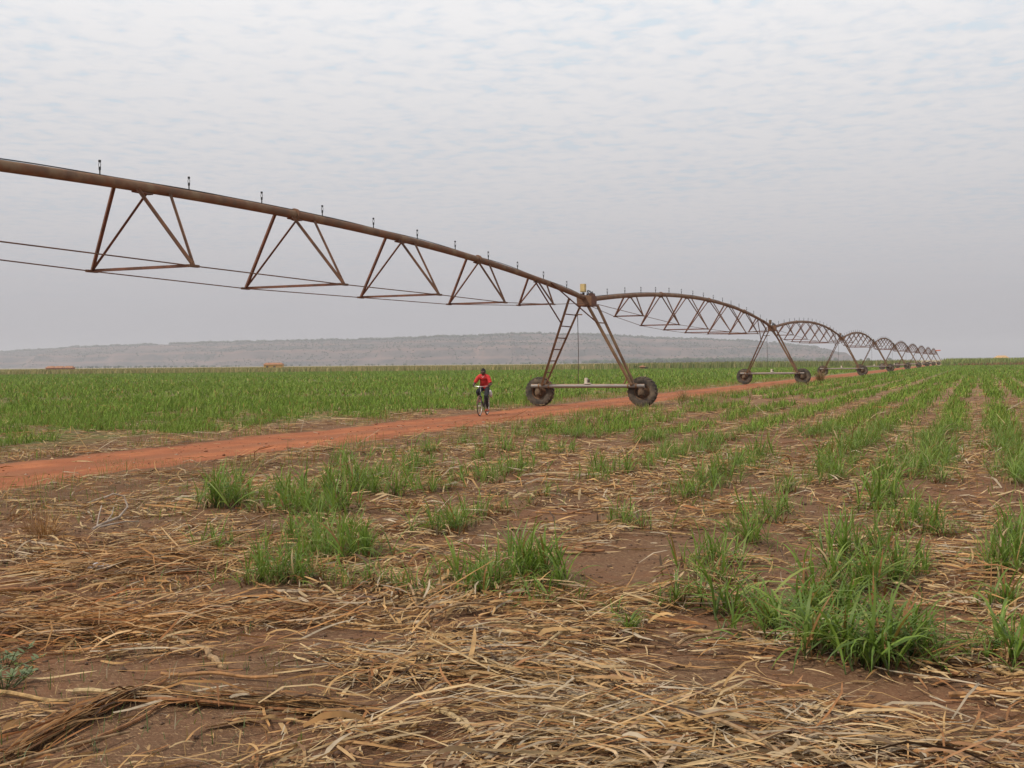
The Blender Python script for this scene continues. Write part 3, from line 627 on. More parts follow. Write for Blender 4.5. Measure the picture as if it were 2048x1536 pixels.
for i, (x, y, h, r, ns) in enumerate(CLUMPS):
    c = empty('sugarcane_clump', (x, y, float(gh(x, y)) - .005), random.uniform(0, 6.28)); tag(c, clump_label(x, y, h, r, ns), 'sugarcane', CG)
    st_ = place('stubble', stub_me[i % 6], c, (0, 0, 0), (0, 0, random.uniform(0, 6)), (r / .17,) * 2 + (1,)); st_['kind'] = 'stuff'
    front = y < 8.7
    for k in range(max(4, int(ns * 1.7))):
        a = random.uniform(0, 6.28); q = abs(random.gauss(0, r * .95)); s = h / .50 * random.uniform(.45, 1.12); tl = min(.6, q / r * .28)
        loc = (q * math.cos(a), q * math.sin(a), -.01)
        if front:
            sh = place('shoot', random.choice(stem_mes), c, loc, (-tl * math.sin(a), tl * math.cos(a), random.uniform(0, 6.28)), (s,) * 3)
            n = random.randint(4, 6); y0 = random.uniform(0, 6.28)
            for j in range(n): place('leaf', random.choice(leaf_mes), sh, (0, 0, .03 + .10 * j / n), (0, -.12 * random.random(), y0 + math.pi * j + random.gauss(0, .5)), (random.uniform(.75, 1.1),) * 3)
        else:
            place('shoot', random.choice(shoot_me), c, loc, (-tl * math.sin(a), tl * math.cos(a), random.uniform(0, 6.28)), (s,) * 3)
cand = []
START = {-9.2: 15.5, -7.3: 15.0, -5.5: 13.5, -3.6: 13.5, -2.3: 16.5, -.85: 17.5, .5: 17.0}
for r in ROWS:
    u = START.get(r, 6.5)
    while u < 46:
        u += random.uniform(.26, .46); v = r + random.gauss(0, .17); x, y = to_xy(u, v)
        if abs(x) > .475 * y + 3: continue
        thin = .34 + .14 * float(sstep(-1.5, -8.5, v)) - .12 * float(sstep(18, 40, u))
        if float(fbm(np.array([u * .35]), np.array([v * .8]), 91)[0]) < thin: continue
        if min((x - q[0]) ** 2 + (y - q[1]) ** 2 for q in CLUMPS) < .16: continue
        cand.append((x, y))
for u, v, k in [(26, -11, 26), (34, -11, 26), (30, -10, 18)]:
    for _ in range(k):
        x, y = to_xy(random.gauss(u, 4), random.gauss(v, .7)); cand.append((x, y))
cand.sort(key=lambda q: (abs(q[0]) > .47 * q[1] + .25, q[1])); nobj = 300 - len(CLUMPS)
for i, (x, y) in enumerate(cand[:nobj]):
    h = random.uniform(.26, .47); ns = random.randint(9, 16); c = empty('sugarcane_clump', (x, y, float(gh(x, y)) - .005), random.uniform(0, 6.28)); tag(c, clump_label(x, y, h, .3, ns), 'sugarcane', CG)
    place('stubble', stub_me[i % 6], c)['kind'] = 'stuff'
    for k in range(ns):
        a = random.uniform(0, 6.28); q = abs(random.gauss(0, .24)); s = h / .50 * random.uniform(.55, 1.15); tl = min(.5, q)
        place('shoot', random.choice(shoot_me), c, (q * math.cos(a), q * math.sin(a), -.01), (-tl * math.sin(a), tl * math.cos(a), random.uniform(0, 6.28)), (s * 1.1, s * 1.1, s))

# the rest of the young cane, beyond the clumps one can pick out
def field(acc, x, y, h, w, segs, dry=.05, lean=.45, tint=None, cf=1.0):
    n = len(x); col = green_col(n, dry) * cf
    if tint is not None: col = col * tint
    acc.add(*blades(x, y, gh(x, y) - .02, rng.uniform(0, 6.283, n), h, w, np.abs(rng.normal(.2, lean * .75, n)), rng.uniform(.2, 1.9, n), segs, col))
acc = Acc()
cx_, cy2 = np.array([q[0] for q in cand[nobj:]]), np.array([q[1] for q in cand[nobj:]])
k = 30; x = np.repeat(cx_, k) + rng.normal(0, .19, len(cx_) * k); y = np.repeat(cy2, k) + rng.normal(0, .19, len(cx_) * k)
field(acc, x, y, rng.uniform(.16, .44, len(x)), rng.uniform(.014, .024, len(x)), 3)
for (u0, u1, per, w, hs, seg, g) in [(46, 75, 46, .036, .42, 3, .24), (75, 130, 28, .058, .44, 2, .27), (130, 330, 12, .11, .46, 1, .30)]:
    for r in ROWS + [-11.2]:
        n = int((u1 - u0) * per); u = rng.uniform(u0, u1, n); v = r + rng.normal(0, g, n) + .10 * (vn(u * .05, u * 0 + r, 5) - .5)
        q = fbm(u * .3, v * .6, 92) > .38 + .06 * sstep(-4, -11, v) - .12 * sstep(60, 140, u); x, y = to_xy(u, v); q &= np.abs(x) < .475 * y + 4
        x, y = x[q], y[q]; field(acc, x, y, rng.uniform(.5, 1.1, len(x)) * hs, rng.uniform(.7, 1.3, len(x)) * w, seg)
rr = link(bpy.data.objects.new('young_cane', acc.mesh('young_cane', 'far_leaf'))); tag(rr, 'rows of young green cane fading into the distance right of the track', 'cane crop', kind='stuff')

# dense young cane on the far side of the track
acc = Acc()
for (y0, y1, n, w, hs, seg) in [(22, 40, 90000, .015, .40, 3), (40, 62, 84000, .027, .40, 3), (62, 115, 80000, .055, .43, 2), (115, 290, 150000, .12, .46, 1)]:
    y = np.sqrt(rng.uniform(y0 ** 2, y1 ** 2, n)); x = -.48 * y - 3.5 + rng.random(n) * (.48 * y + 3.5 + .40 * y)
    u, v = to_uv(x, y)
    edge = np.interp(u, [12, 20, 27, 36, 60], [-22.5, -21.3, -18.9, -18.1, -18.2]) + 1.1 * (fbm(u * .5, u * 0, 95) - .5)
    if y1 < 120:
        v = np.round(v / 1.35) * 1.35 + rng.normal(0, .34, n); u = np.round(u / .55 + .3 * (vn(v * 3, u * .2, 7) - .5)) * .55 + rng.normal(0, .16, n); x, y = to_xy(u, v)
    gp = fbm(x * .75, y * .75, 97) + .25 * fbm(x * 1.9, y * 1.9, 98)
    k = (v < edge) & (gp > np.interp(y, [20, 60, 120], [.59, .55, .43]) + .10 * np.clip(1 - (edge - v) / 5, 0, 1)) & (x < 1.0 * y)
    x, y = x[k], y[k]; n = len(x)
    ht = hs * rng.uniform(.4, 1.1, n) * (.55 + .9 * fbm(x * .6, y * .6, 99)); field(acc, x, y, ht, rng.uniform(.7, 1.3, n) * w, seg, .04)
lf = link(bpy.data.objects.new('young_cane', acc.mesh('young_cane', 'far_leaf'))); tag(lf, 'dense green field of young cane on the far side of the track', 'cane crop', kind='stuff')

# tall cane blocks closing the fields
def tall(acc, n, f, hgt, w, cols, p):
    x, y = f(n); c = np.array(cols)[rng.choice(len(cols), n, p=p)] * rng.uniform(.75, 1.2, (n, 1))
    acc.add(*blades(x, y, np.zeros(n) - .05, rng.uniform(0, 6.28, n), hgt(n), rng.uniform(.7, 1.3, n) * w, np.abs(rng.normal(.05, .12, n)), rng.uniform(.1, .8, n), 2, c))
acc = Acc()
def right_block(n, dy=0):
    y = rng.uniform(308 + dy, 420, n); u_ = rng.random(n); x0 = .42 * y - 11; x = x0 + u_ * (y * .54 - x0); return x, y
tall(acc, 16000, right_block, lambda n: rng.uniform(1.3, 2.55, n), .22, [(.20, .25, .07), (.25, .29, .095), (.29, .27, .11)], [.45, .35, .2])
tall(acc, 5000, lambda n: (lambda a: (a[0], 307 + (a[1] - 308) * .06))(right_block(n)), lambda n: rng.uniform(.5, 1.25, n), .2, [(.30, .13, .075), (.34, .20, .11), (.18, .19, .07)], [.4, .3, .3])
o = link(bpy.data.objects.new('tall_cane', acc.mesh('tall_cane', 'far_leaf'))); tag(o, 'tall green cane with reddish bases closing the rows beyond the last towers', 'cane crop', kind='stuff')
acc = Acc()
def left_block(n):
    y = rng.uniform(296, 380, n); x = -y * .56 + rng.random(n) * (y * .56 + .42 * y - 20); return x, y
def lb_cols(n): pass
x, y = left_block(32000); n = len(x); px = x / y
f = sstep(-.05, .22, px); dr = np.array([(.33, .27, .11), (.38, .29, .14), (.27, .25, .10)])[rng.integers(0, 3, n)]; gr = np.array([(.15, .19, .06), (.19, .20, .08), (.24, .22, .09)])[rng.integers(0, 3, n)]
c = np.where((rng.random(n) < f * .85 + .08)[:, None], gr, dr) * rng.uniform(.8, 1.15, (n, 1))
acc.add(*blades(x, y, np.zeros(n), rng.uniform(0, 6.28, n), rng.uniform(1.05, 1.6, n) * (1 + .35 * f), rng.uniform(.12, .3, n), np.abs(rng.normal(.05, .1, n)), rng.uniform(.1, .8, n), 2, c))
x = rng.uniform(-.56, .36, 30000); y = rng.uniform(360, 900, 30000); x = x * y; n = len(x)
c = np.array([(.30, .26, .10), (.20, .21, .08), (.36, .27, .13)])[rng.integers(0, 3, n)] * rng.uniform(.8, 1.15, (n, 1))
acc.add(*blades(x, y, np.zeros(n), rng.uniform(0, 6.28, n), rng.uniform(.6, 1.3, n), rng.uniform(.3, .7, n), np.abs(rng.normal(.05, .1, n)), rng.uniform(.1, .8, n), 1, c))
o = link(bpy.data.objects.new('dry_cane', acc.mesh('dry_cane', 'far_leaf'))); tag(o, 'band of yellowing cane behind the dense green field', 'cane crop', kind='stuff')

# thin weeds and dry grass along the track and over the bare left corner
acc = Acc()
n = 24000; u = rng.uniform(8, 120, n); side = rng.random(n) < .62
v = np.where(side, RC + RH + .1 + np.abs(rng.normal(0, 1.3, n)), RC - RH - .3 - np.abs(rng.normal(0, .8, n))); x, y = to_xy(u, v)
k = (fbm(x * .55, y * .55, 101) > .44) & (np.abs(x) < .48 * y + 1); x, y = x[k], y[k]; n = len(x); d = np.hypot(x, y)
c = np.where((rng.random(n) < .5)[:, None], green_col(n), STRAW[rng.integers(0, 4, n)] * .85)
acc.add(*blades(x, y, gh(x, y) - .01, rng.uniform(0, 6.28, n), rng.uniform(.08, .38, n), rng.uniform(.003, .007, n) * (1 + d / 30), np.abs(rng.normal(.25, .3, n)), rng.uniform(0, 1, n), 3, c))
n = 9000; y = np.sqrt(rng.uniform(4.5 ** 2, 22 ** 2, n)); x = -.48 * y + rng.random(n) * np.clip(.33 * y, 1.3, 4.2)
k = fbm(x * .8, y * .8, 103) > .5; x, y = x[k], y[k]; n = len(x)
c = np.where((rng.random(n) < .55)[:, None], np.array([(.11, .15, .055)]) * rng.uniform(.7, 1.2, (n, 1)), STRAW[rng.integers(1, 5, n)] * .8)
acc.add(*blades(x, y, gh(x, y) - .005, rng.uniform(0, 6.28, n), rng.uniform(.03, .14, n), rng.uniform(.003, .006, n), np.abs(rng.normal(.4, .4, n)), rng.uniform(0, 1, n), 2, c))
n = 16000; y = np.sqrt(rng.uniform(9 ** 2, 40 ** 2, n)); x = rng.uniform(-1, 1, n) * .47 * y; u, v = to_uv(x, y)
k = (fbm(x * .6, y * .6, 105) > .52) & (v > -12.5); x, y = x[k], y[k]; n = len(x)
acc.add(*blades(x, y, gh(x, y) - .005, rng.uniform(0, 6.28, n), rng.uniform(.06, .24, n), rng.uniform(.004, .008, n) * (1 + y / 25), np.abs(rng.normal(.3, .3, n)), rng.uniform(0, 1, n), 2, green_col(n, .2)))
o = link(bpy.data.objects.new('weeds', acc.mesh('weeds', 'leaf'))); tag(o, 'thin low weeds and dry grass along the track edge', 'weeds', kind='stuff')

# small single things on the ground
def tuft(name, x, y, n, L, spread, cols, label, cat, w=(.002, .004)):
    a = Acc(); t_ = rng.uniform(0, 6.28, n); rr = np.abs(rng.normal(0, .10, n)); c = np.array(cols)[rng.integers(0, len(cols), n)] * rng.uniform(.75, 1.15, (n, 1))
    a.add(*blades(rr * np.cos(t_), rr * np.sin(t_), np.zeros(n) - .01, t_ + rng.normal(.5, .6, n), rng.uniform(.5, 1, n) * L, rng.uniform(*w, n), np.abs(rng.normal(spread, .25, n)), rng.uniform(0, .9, n), 4, c))
    o = place(name, a.mesh(name, 'straw'), None, (x, y, float(gh(x, y)))); tag(o, label, cat)
tuft('dry_grass_tuft', -5.11, 12.14, 260, .55, .6, [(.42, .22, .07), (.46, .27, .10), (.38, .2, .08)], 'feathery orange-brown dry grass tuft among flattened straw', 'grass tuft')
tuft('dry_grass_tuft', *to_xy(52.0, -13.0), 160, .8, .5, [(.36, .22, .09), (.42, .28, .12), (.2, .2, .07)], 'tawny dry grass tuft beside the right wheel of the ladder tower nearest the cyclist', 'grass tuft', (.006, .012))
tuft('dry_grass_tuft', *to_xy(96.0, -12.4), 220, 1.3, .45, [(.34, .2, .08), (.42, .26, .11), (.2, .2, .07)], 'tall brown dry grass tuft between the second and third tower from the cyclist', 'grass tuft', (.015, .03))
WL_ME = []
for _ in range(6):
    b = Acc(); b.add(*blades(np.zeros(1), np.zeros(1), np.zeros(1), np.zeros(1), rng.uniform(.03, .06, 1), rng.uniform(.014, .026, 1), rng.uniform(.7, 1.5, 1), rng.uniform(0, .5, 1), 4, np.array([(.20, .25, .125)]) * rng.uniform(.75, 1.4))); WL_ME.append(b.mesh('leaf', 'leaf'))
def weed(x, y, n, label):
    a = Acc(); root = empty('broadleaf_weed', (x, y, float(gh(x, y))), 0); tag(root, label, 'weed')
    for k in range(n):
        q = rng.uniform(0, 6.28); h = rng.uniform(.04, .13); r = rng.uniform(.02, .22)
        mb = MB(); mb.col = (.10, .13, .05); mb.tube([(r * .3 * math.cos(q), r * .3 * math.sin(q), 0), (r * math.cos(q), r * math.sin(q), h)], .0025, 4); mb.build('stem', 'leaf', root)
        for _ in range(5):
            f_ = rng.uniform(.5, 1); r2 = r * (.3 + .7 * f_); place('leaf', WL_ME[int(rng.integers(0, 6))], root, (r2 * math.cos(q), r2 * math.sin(q), h * f_), (0, 0, rng.uniform(0, 6.28)))
weed(-3.12, 6.80, 18, 'small grey-green broadleaf weed above the other leafy weed at the left')
weed(-2.86, 6.22, 22, 'larger grey-green broadleaf weed beside the long bundled stalks')
# crumpled white plastic bag
two_tone('bag_white', (.55, .51, .50), (.42, .36, .36), 9, .45)
m = MB(); n = 10; vs = []; fs = []
for i in range(n):
    for j in range(n):
        a, b = i / (n - 1) - .5, j / (n - 1) - .5
        hgt = max(0, .045 * (1 - (a * 1.9) ** 2) * (1 - (b * 1.9) ** 2)) + random.uniform(0, .022)
        vs.append((a * .20 + random.uniform(-.012, .012), b * .11 + random.uniform(-.012, .012), hgt))
fs = [(i * n + j, (i + 1) * n + j, (i + 1) * n + j + 1, i * n + j + 1) for i in range(n - 1) for j in range(n - 1)]
m._add(vs, fs); o = m.build('plastic_bag', 'bag_white', None, False); o.location = (-3.71, 9.96, float(gh(-3.71, 9.96)) + .05); o.rotation_euler = (0, 0, .3)
tag(o, 'crumpled white plastic bag beside the reddish straw pile', 'plastic bag')
# bleached curled root
two_tone('bleached', (.36, .30, .25), (.27, .20, .15), 12, .8)
root = empty('dead_root', (-4.70, 13.05, float(gh(-4.7, 13.05)) + .015), .5); tag(root, 'bleached curled dead root lying on the straw', 'root')
for k, (pts, r0) in enumerate([([(-.25, -.25, .02), (-.1, -.1, .06), (.08, .02, .1), (.2, .14, .2), (.17, .2, .32), (.05, .2, .36), (-.06, .18, .32)], .017), ([(-.25, -.22, .02), (-.05, -.14, .04), (.15, -.05, .05), (.3, .02, .03)], .012), ([(-.2, -.2, .03), (-.15, -.02, .14), (-.1, .1, .24)], .009), ([(-.1, -.1, .05), (.0, .0, .14), (.03, .06, .22)], .007)]):
    m = MB(); m.tube(pts, [r0 * (1 - .09 * i) for i in range(len(pts))], 7); m.build('branch', 'bleached', root)

# ------------------------------------------------------------------ irrigation line: towers and spans
TX, TY = 3.134 + .10, 46.913
SN = [0, 45.05, 93.1, 137.2, 180.9, 223.5, 266, 309, 352, 395]
HP, RISE, SPAN = 4.49, 1.08, 44.8
def tower():
    root = empty('drive_tower')
    # base beam
    m = MB(); m.tube([(-2.55, -.12, .88), (2.45, -.12, .88)], .085, 14); bb = m.build('base_beam', 'beam_metal', root)
    for x in (-2.2, -1.75, 1.75, 2.1):
        m = MB(); m.lathe([(.087, -.03), (.105, -.03), (.105, .03), (.087, .03)], (x, -.12, .88), 'x', 14); m.build('clamp', 'rust_leg', bb)
    for s, (x0) in ((-1, -2.28), (1, 2.28)):
        w = empty('wheel', (x0, .18, .63)); w.parent = root; w.rotation_euler = (0, random.uniform(0, 6), 0)
        ty = MB(); prof = [(.33, -.13), (.36, -.155), (.46, -.175), (.555, -.17), (.592, -.14), (.60, 0), (.592, .14), (.555, .17), (.46, .175), (.36, .155), (.33, .13)]
        ty.lathe(prof, (0, 0, 0), 'y', 40)
        for k in range(22):        # chevron lugs
            for sd in (-1, 1):
                a0 = 2 * math.pi * (k + (.5 if sd > 0 else 0)) / 22; vs = []
                for (da, yy_, rr_) in ((0, .015, .64), (.10, .18, .61)):
                    for dw in (-.032, .032):
                        for rd in (rr_ - .05, rr_):
                            a = a0 + da + dw / rr_ * 1.2; vs.append((rd * math.cos(a), sd * yy_, rd * math.sin(a)))
                ty._add(vs, [(0, 1, 3, 2), (4, 6, 7, 5), (1, 5, 7, 3), (0, 2, 6, 4), (0, 4, 5, 1), (2, 3, 7, 6)])
        ty.build('tyre', 'rubber', w)
        rm = MB(); rm.lathe([(.335, -.14), (.345, -.12), (.30, -.10), (.285, .0), (.285, .08), (.30, .10), (.345, .12), (.335, .14)], (0, 0, 0), 'y', 32)
        rm.lathe([(.285, .02), (.21, -.02), (.19, -.06), (.12, -.065), (.0001, -.065)], (0, 0, 0), 'y', 32); rm.build('rim', 'rim_dusty', w)
        for k in range(8):
            b = MB(); a = k * math.pi / 4; b.lathe([(.014, 0), (.014, -.03), (.0001, -.032)], (.155 * math.cos(a), -.065, .155 * math.sin(a)), 'y', 6); b.build('wheel_nut', 'dark_steel', w)
        gb = MB(); gb.box((x0, -.02, .63), (.26, .18, .26), 0, .05); gb.lathe([(.11, 0), (.11, -.05), (.09, -.06), (.0001, -.06)], (x0, -.10, .63), 'y', 18, False)
        gb.box((x0, -.12, .79), (.14, .05, .14)); g = gb.build('gearbox', 'gear_dusty', root)
    # drive shaft and motor on the beam
    m = MB(); m.tube([(-2.1, -.02, .66), (2.1, -.02, .66)], .02, 8)  ; m.build('drive_shaft', 'dark_steel', root) if False else None
    m = MB(); m.box((-.02, -.12, .985), (.26, .2, .04)); m.lathe([(.0001, .0), (.075, 0), (.075, .19), (.055, .215), (.0001, .22)], (-.08, -.12, 1.0), 'z', 18); mt = m.build('drive_motor', 'white_cap', root)
    m = MB(); m.box((.04, -.12, 1.09), (.07, .09, .13), 0, .01); m.build('motor_box', 'dark_steel', mt)
    # legs
    LEGS = [((-2.02, -.25, .9), (-.12, -1.95, 4.47)), ((-1.95, -.02, .9), (-.24, -.25, 4.28)), ((1.92, -.22, .9), (.12, -.5, 4.28)), ((1.98, 0, .9), (.22, .48, 4.28))]
    for a, b in LEGS: m = MB(); m.angle(a, b, .095, .009, .6 if a[0] < 0 else -.8); m.build('leg', 'rust_leg', root)
    lerp = lambda L, z: Vector(L[0]).lerp(Vector(L[1]), (z - L[0][2]) / (L[1][2] - L[0][2]))
    for z in (1.45, 1.93, 2.41, 2.88, 3.36, 3.84):
        p, q = lerp(LEGS[0], z), lerp(LEGS[1], z); d = (q - p).normalized(); m = MB(); m.angle(p - d * .05, q + d * .09, .045, .006); m.build('rung', 'rust_red', root)
    p, q = lerp(LEGS[2], 3.5), lerp(LEGS[3], 3.5); m = MB(); m.angle(p, q, .05, .006); m.build('cross_member', 'rust_leg', root)
    for a, b in (((-.1, -6.0, 5.0), lerp(LEGS[0], 3.45)), ((.1, -4.7, 4.92), lerp(LEGS[2], 3.5))): m = MB(); m.angle(a, b, .06, .007); m.build('sway_brace', 'rust_red', root)
    for x0, a, z in ((-2.02, -1, .9), (1.92, 1, .9)):
        p = Vector((x0 - a * .0, -.2, 1.28)); m = MB(); m.angle((x0 - a * .13, -.2, 1.3), (x0 - a * .36, -.14, .93), .05, .006); m.build('foot_brace', 'rust_leg', root)
        m = MB(); m.box((x0, -.12, .96), (.2, .3, .03)); m.build('foot_plate', 'rust_leg', root)
    m = MB(); m.tube([(-.43, -.14, 3.86), (-.41, -.13, 2.3), (-.43, -.12, .96)], .014, 6); m.build('control_rod', 'dark_steel', root)
    m = MB(); m.angle((-.5, -.3, 3.86), (-.2, -.2, 3.86), .05, .006); m.build('rod_bracket', 'rust_leg', root)
    # coupling of the two pipes
    m = MB()
    for x in (-.25, .25):
        m._add([(x - .012, -0.67, 4.72), (x - .012, -0.17, 4.76), (x - .012, 0.33, 4.62), (x - .012, 0.33, 4.22), (x - .012, -0.60, 4.22), (x + .012, -0.67, 4.72), (x + .012, -0.17, 4.76), (x + .012, 0.33, 4.62), (x + .012, 0.33, 4.22), (x + .012, -0.60, 4.22)],
               [(0, 1, 2, 3, 4), (9, 8, 7, 6, 5), (0, 5, 6, 1), (1, 6, 7, 2), (2, 7, 8, 3), (3, 8, 9, 4), (4, 9, 5, 0)])
    m.box((0, -.14, 4.225), (.56, .94, .03)); m.build('coupling_bracket', 'rust_red', root)
    m = MB(); m._add([(-.30, -.66, 4.70), (.36, -.66, 4.62), (.36, -.66, 4.22), (-.26, -.66, 4.22), (-.30, -.635, 4.70), (.36, -.635, 4.62), (.36, -.635, 4.22), (-.26, -.635, 4.22)], [(3, 2, 1, 0), (4, 5, 6, 7), (0, 1, 5, 4), (1, 2, 6, 5), (2, 3, 7, 6), (3, 0, 4, 7)]); m.build('bracket_plate', 'rust_steel', root, False)
    m = MB(); m.lathe([(.14, -.35), (.165, -.33), (.165, -.22), (.15, -.2), (.15, .2), (.165, .22), (.165, .33), (.14, .35)], (0, 0, 4.5), 'y', 20); m.build('flexible_joint', 'dark_steel', root)
    for k in range(4):
        pts = [(.08 * math.sin(k * 1.7) + .05, -.2 + .75 * s / 12, 4.66 + (.10 + .045 * k) * math.sin(math.pi * s / 12) + .04 * math.sin(s * 1.3 + k)) for s in range(13)]
        m = MB(); m.tube(pts, .016, 6); m.build('cable_loop', 'cable_black', root)
    return root
def tower_box(root, big=True):
    m = MB(); m.box((-.16, -.18, 4.98 if big else 4.95), (.22, .18, .34) if big else (.2, .16, .3), 0, .015); b = m.build('control_box', 'yellow_box' if big else 'gear_dusty', root)
    m = MB(); m.box((-.16, -.285, 4.98 if big else 4.95), (.19, .012, .3) if big else (.14, .012, .24)); m.build('box_door', 'yellow_box' if big else 'gear_dusty', b)
    m = MB(); m.box((-.16, -.15, 4.745), (.08, .08, .1)); m.build('box_stand', 'dark_steel', root)
    if big: b['label'] = 'yellow control box on top of the tower'

def zpipe(y): t_ = y / SPAN; return HP + RISE * 4 * t_ * (1 - t_)
FR = [6.02 + 5.46 * k for k in range(7)]
WL = [.63, .95, 1.2, 1.34, 1.2, .95, .63]; HR = [4.02, 3.75, 3.66, 3.62, 3.66, 3.75, 4.02]
def sprinkler_mesh():
    m = MB(); m.tube([(0, 0, 0), (0, 0, .11)], .013, 6); m.tube([(0, 0, .10), (0, 0, .16)], .022, 6)
    m.tube([(-.02, 0, .15), (-.024, 0, .2), (-.012, 0, .245)], .006, 5); m.tube([(.02, 0, .15), (.024, 0, .2), (.012, 0, .245)], .006, 5); m.tube([(0, 0, .245), (0, 0, .285)], .026, 7)
    return m.mesh('sprinkler', 'black_plastic')
SPK = sprinkler_mesh()
def span(HR=HR):
    root = empty('pipe_span'); n = 61
    ys = [SPAN * i / (n - 1) for i in range(n)]
    m = MB(); m.tube([(0, y, zpipe(y)) for y in ys[:]], .101, 14); pp = m.build('pipe', 'rust_pipe', root)
    m = MB(); m.tube([(.03 * math.sin(y * 1.1), y, zpipe(y) + .107 + .012 * max(0, math.sin(y * .9 + 1))) for y in np.linspace(.3, SPAN - .3, 90)], .011, 5); m.build('cable', 'cable_black', root)
    for y in (FR[1], FR[3], FR[5]):
        sl = RISE * 4 * (1 - 2 * y / SPAN) / SPAN; m = MB(); m.lathe([(.095, -.04), (.15, -.04), (.15, .04), (.095, .04)], (0, 0, 0), 'y', 18)
        o = m.build('flange', 'rust_pipe', pp); o.location = (0, y, zpipe(y)); o.rotation_euler = (math.atan(sl), 0, 0)
    for k in range(17):
        y = 2.635 * (k + .98); place('sprinkler', SPK, root, (0, y, zpipe(y) + .095))
    for k, y in enumerate(FR):
        w, h = WL[k], HR[k]; Lf, Rt = (-w - .12, y, h), (w, y, h)
        for (p, sx_, offs) in ((Lf, -1, (-.72, .25)), (Rt, 1, (-.25, .72))):
            for of in offs:
                q = (sx_ * .09, y + of, zpipe(y + of) - .07); m = MB(); m.angle(q, p, .06, .007, 0 if of < 0 else 1.2); m.build('strut', 'rust_steel' if sx_ > 0 else 'rust_red', root)
        m = MB(); m.angle(Lf, Rt, .06, .007); m.build('cross_bar', 'rust_red', root)
        for p in (Lf, Rt): m = MB(); m.box(p, (.07, .3, .05)); m.build('node_plate', 'rust_steel', root)
        m = MB(); m.box((0, y, zpipe(y) - .11), (.12, .5, .03)); m.build('gusset', 'rust_red', root)
    for s in (-1, 1):
        pts = [(s * .22, .35, 4.33)] + [(s * w - (.12 if s < 0 else 0), y, h) for w, y, h in zip(WL, FR, HR)] + [(s * .22, SPAN - .35, 4.33)]
        for a, b in zip(pts[:-1], pts[1:]): m = MB(); m.tube([a, b], .013, 6); m.build('tie_rod', 'rust_steel', root)
    return root
def at_line(s): return (TX + s * DX, TY + s * DY, 0)
t0 = tower(); s0 = span(); s_near = span([4.2, 4.0, 3.91, 3.85, 3.87, 3.88, 4.05])
for i, s in enumerate(SN):
    t_ = t0 if i == len(SN) - 1 else copy_tree(t0)
    t_.location = at_line(s); t_.rotation_euler = (0, 0, -TH)
    tower_box(t_, i == 0)
    lab = {0: 'big rusty A-frame wheeled tower with yellow control box, beside the cyclist', len(SN) - 1: 'tiny last A-frame tower at the far end of the irrigation line'}.get(i, 'rusty A-frame wheeled tower, %s along the irrigation line counting from the cyclist' % ORD[i])
    tag(t_, lab, 'irrigation tower', 'wheeled towers of the irrigation line')
for i in range(len(SN)):
    p = s_near if i == 0 else (s0 if i == len(SN) - 1 else copy_tree(s0))
    if i == 0: a, b = -43.4, 0.0
    else: a, b = SN[i - 1], SN[i]
    p.location = at_line(a); p.rotation_euler = (0, 0, -TH); p.scale = (1, (b - a) / SPAN, 1)
    if i == 0: p.location[2] = -.2; p.rotation_euler = (math.atan2(.2, 43.4), 0, -TH)
    lab = 'large arched rusty pipe truss overhanging the track in front of the cyclist' if i == 0 else ('arched rusty pipe truss reaching the last tower of the irrigation line' if i == len(SN) - 1 else 'arched rusty pipe truss between the %s and %s tower from the cyclist' % (ORD[i - 1], ORD[i]))
    tag(p, lab, 'pipe truss', 'pipe trusses of the irrigation line')
# orange end piece beyond the last tower
root = empty('end_gun', at_line(SN[-1]), -TH); tag(root, 'small orange-red piece on top of the last irrigation tower', 'end sprinkler')
m = MB(); m.tube([(0, 0, HP + .1), (0, .2, HP + .55)], .09, 8); m.build('riser', 'dark_steel', root)
m = MB(); m.tube([(-.3, .2, HP + .62), (1.6, .2, HP + .72)], [.22, .16], 8); m.build('barrel', 'orange_paint', root)

# ------------------------------------------------------------------ bicycle and rider
HEAD = math.atan2(-.975, -.22)                      # riding towards the viewer along the track
BX, BY = -1.02, 39.95
BZ = .02
two_tone('bike_paint', (.05, .055, .06), (.03, .03, .035), 10, .4)
two_tone('chrome', (.55, .53, .50), (.42, .38, .34), 10, .3, metal=.7)
two_tone('bike_rubber', (.05, .04, .035), (.12, .08, .06), 8, .8)
two_tone('saddle_black', (.02, .018, .017), (.03, .028, .026), 10, .5)
bike = empty('bicycle', (BX, BY, BZ), HEAD); tag(bike, 'dark bicycle ridden along the dirt track by a person in red', 'bicycle')
WR = .335; FXW, RXW = .60, -.48
for x0 in (FXW, RXW):
    w = empty('wheel', (x0, 0, WR)); w.parent = bike
    m = MB(); m.lathe([(WR + .018 * math.cos(q), .018 * math.sin(q)) for q in [k * math.pi / 4 for k in range(8)]], (0, 0, 0), 'y', 36, True); m.build('tyre', 'bike_rubber', w)
    m = MB(); m.lathe([(WR - .018, -.012), (WR - .032, -.010), (WR - .032, .010), (WR - .018, .012)], (0, 0, 0), 'y', 36, True); m.build('rim', 'chrome', w)
    m = MB(); m.tube([(0, -.05, 0), (0, .05, 0)], .022, 10); m.build('hub', 'chrome', w)
    for k in range(18):
        a = 2 * math.pi * k / 18; m = MB(); m.tube([(.02 * math.cos(a + .8), .03 * (-1) ** k, .02 * math.sin(a + .8)), ((WR - .03) * math.cos(a), 0, (WR - .03) * math.sin(a))], .0016, 4, False); m.build('spoke', 'chrome', w)
bb, seat_t, head_t, head_b = (.02, 0, .29), (-.17, 0, .78), (.44, 0, .84), (.47, 0, .70)
m = MB()
for a, b, r in ((bb, seat_t, .016), (seat_t, head_t, .015), (bb, head_b, .018), (head_t, head_b, .019)): m.tube([a, b], r, 8)
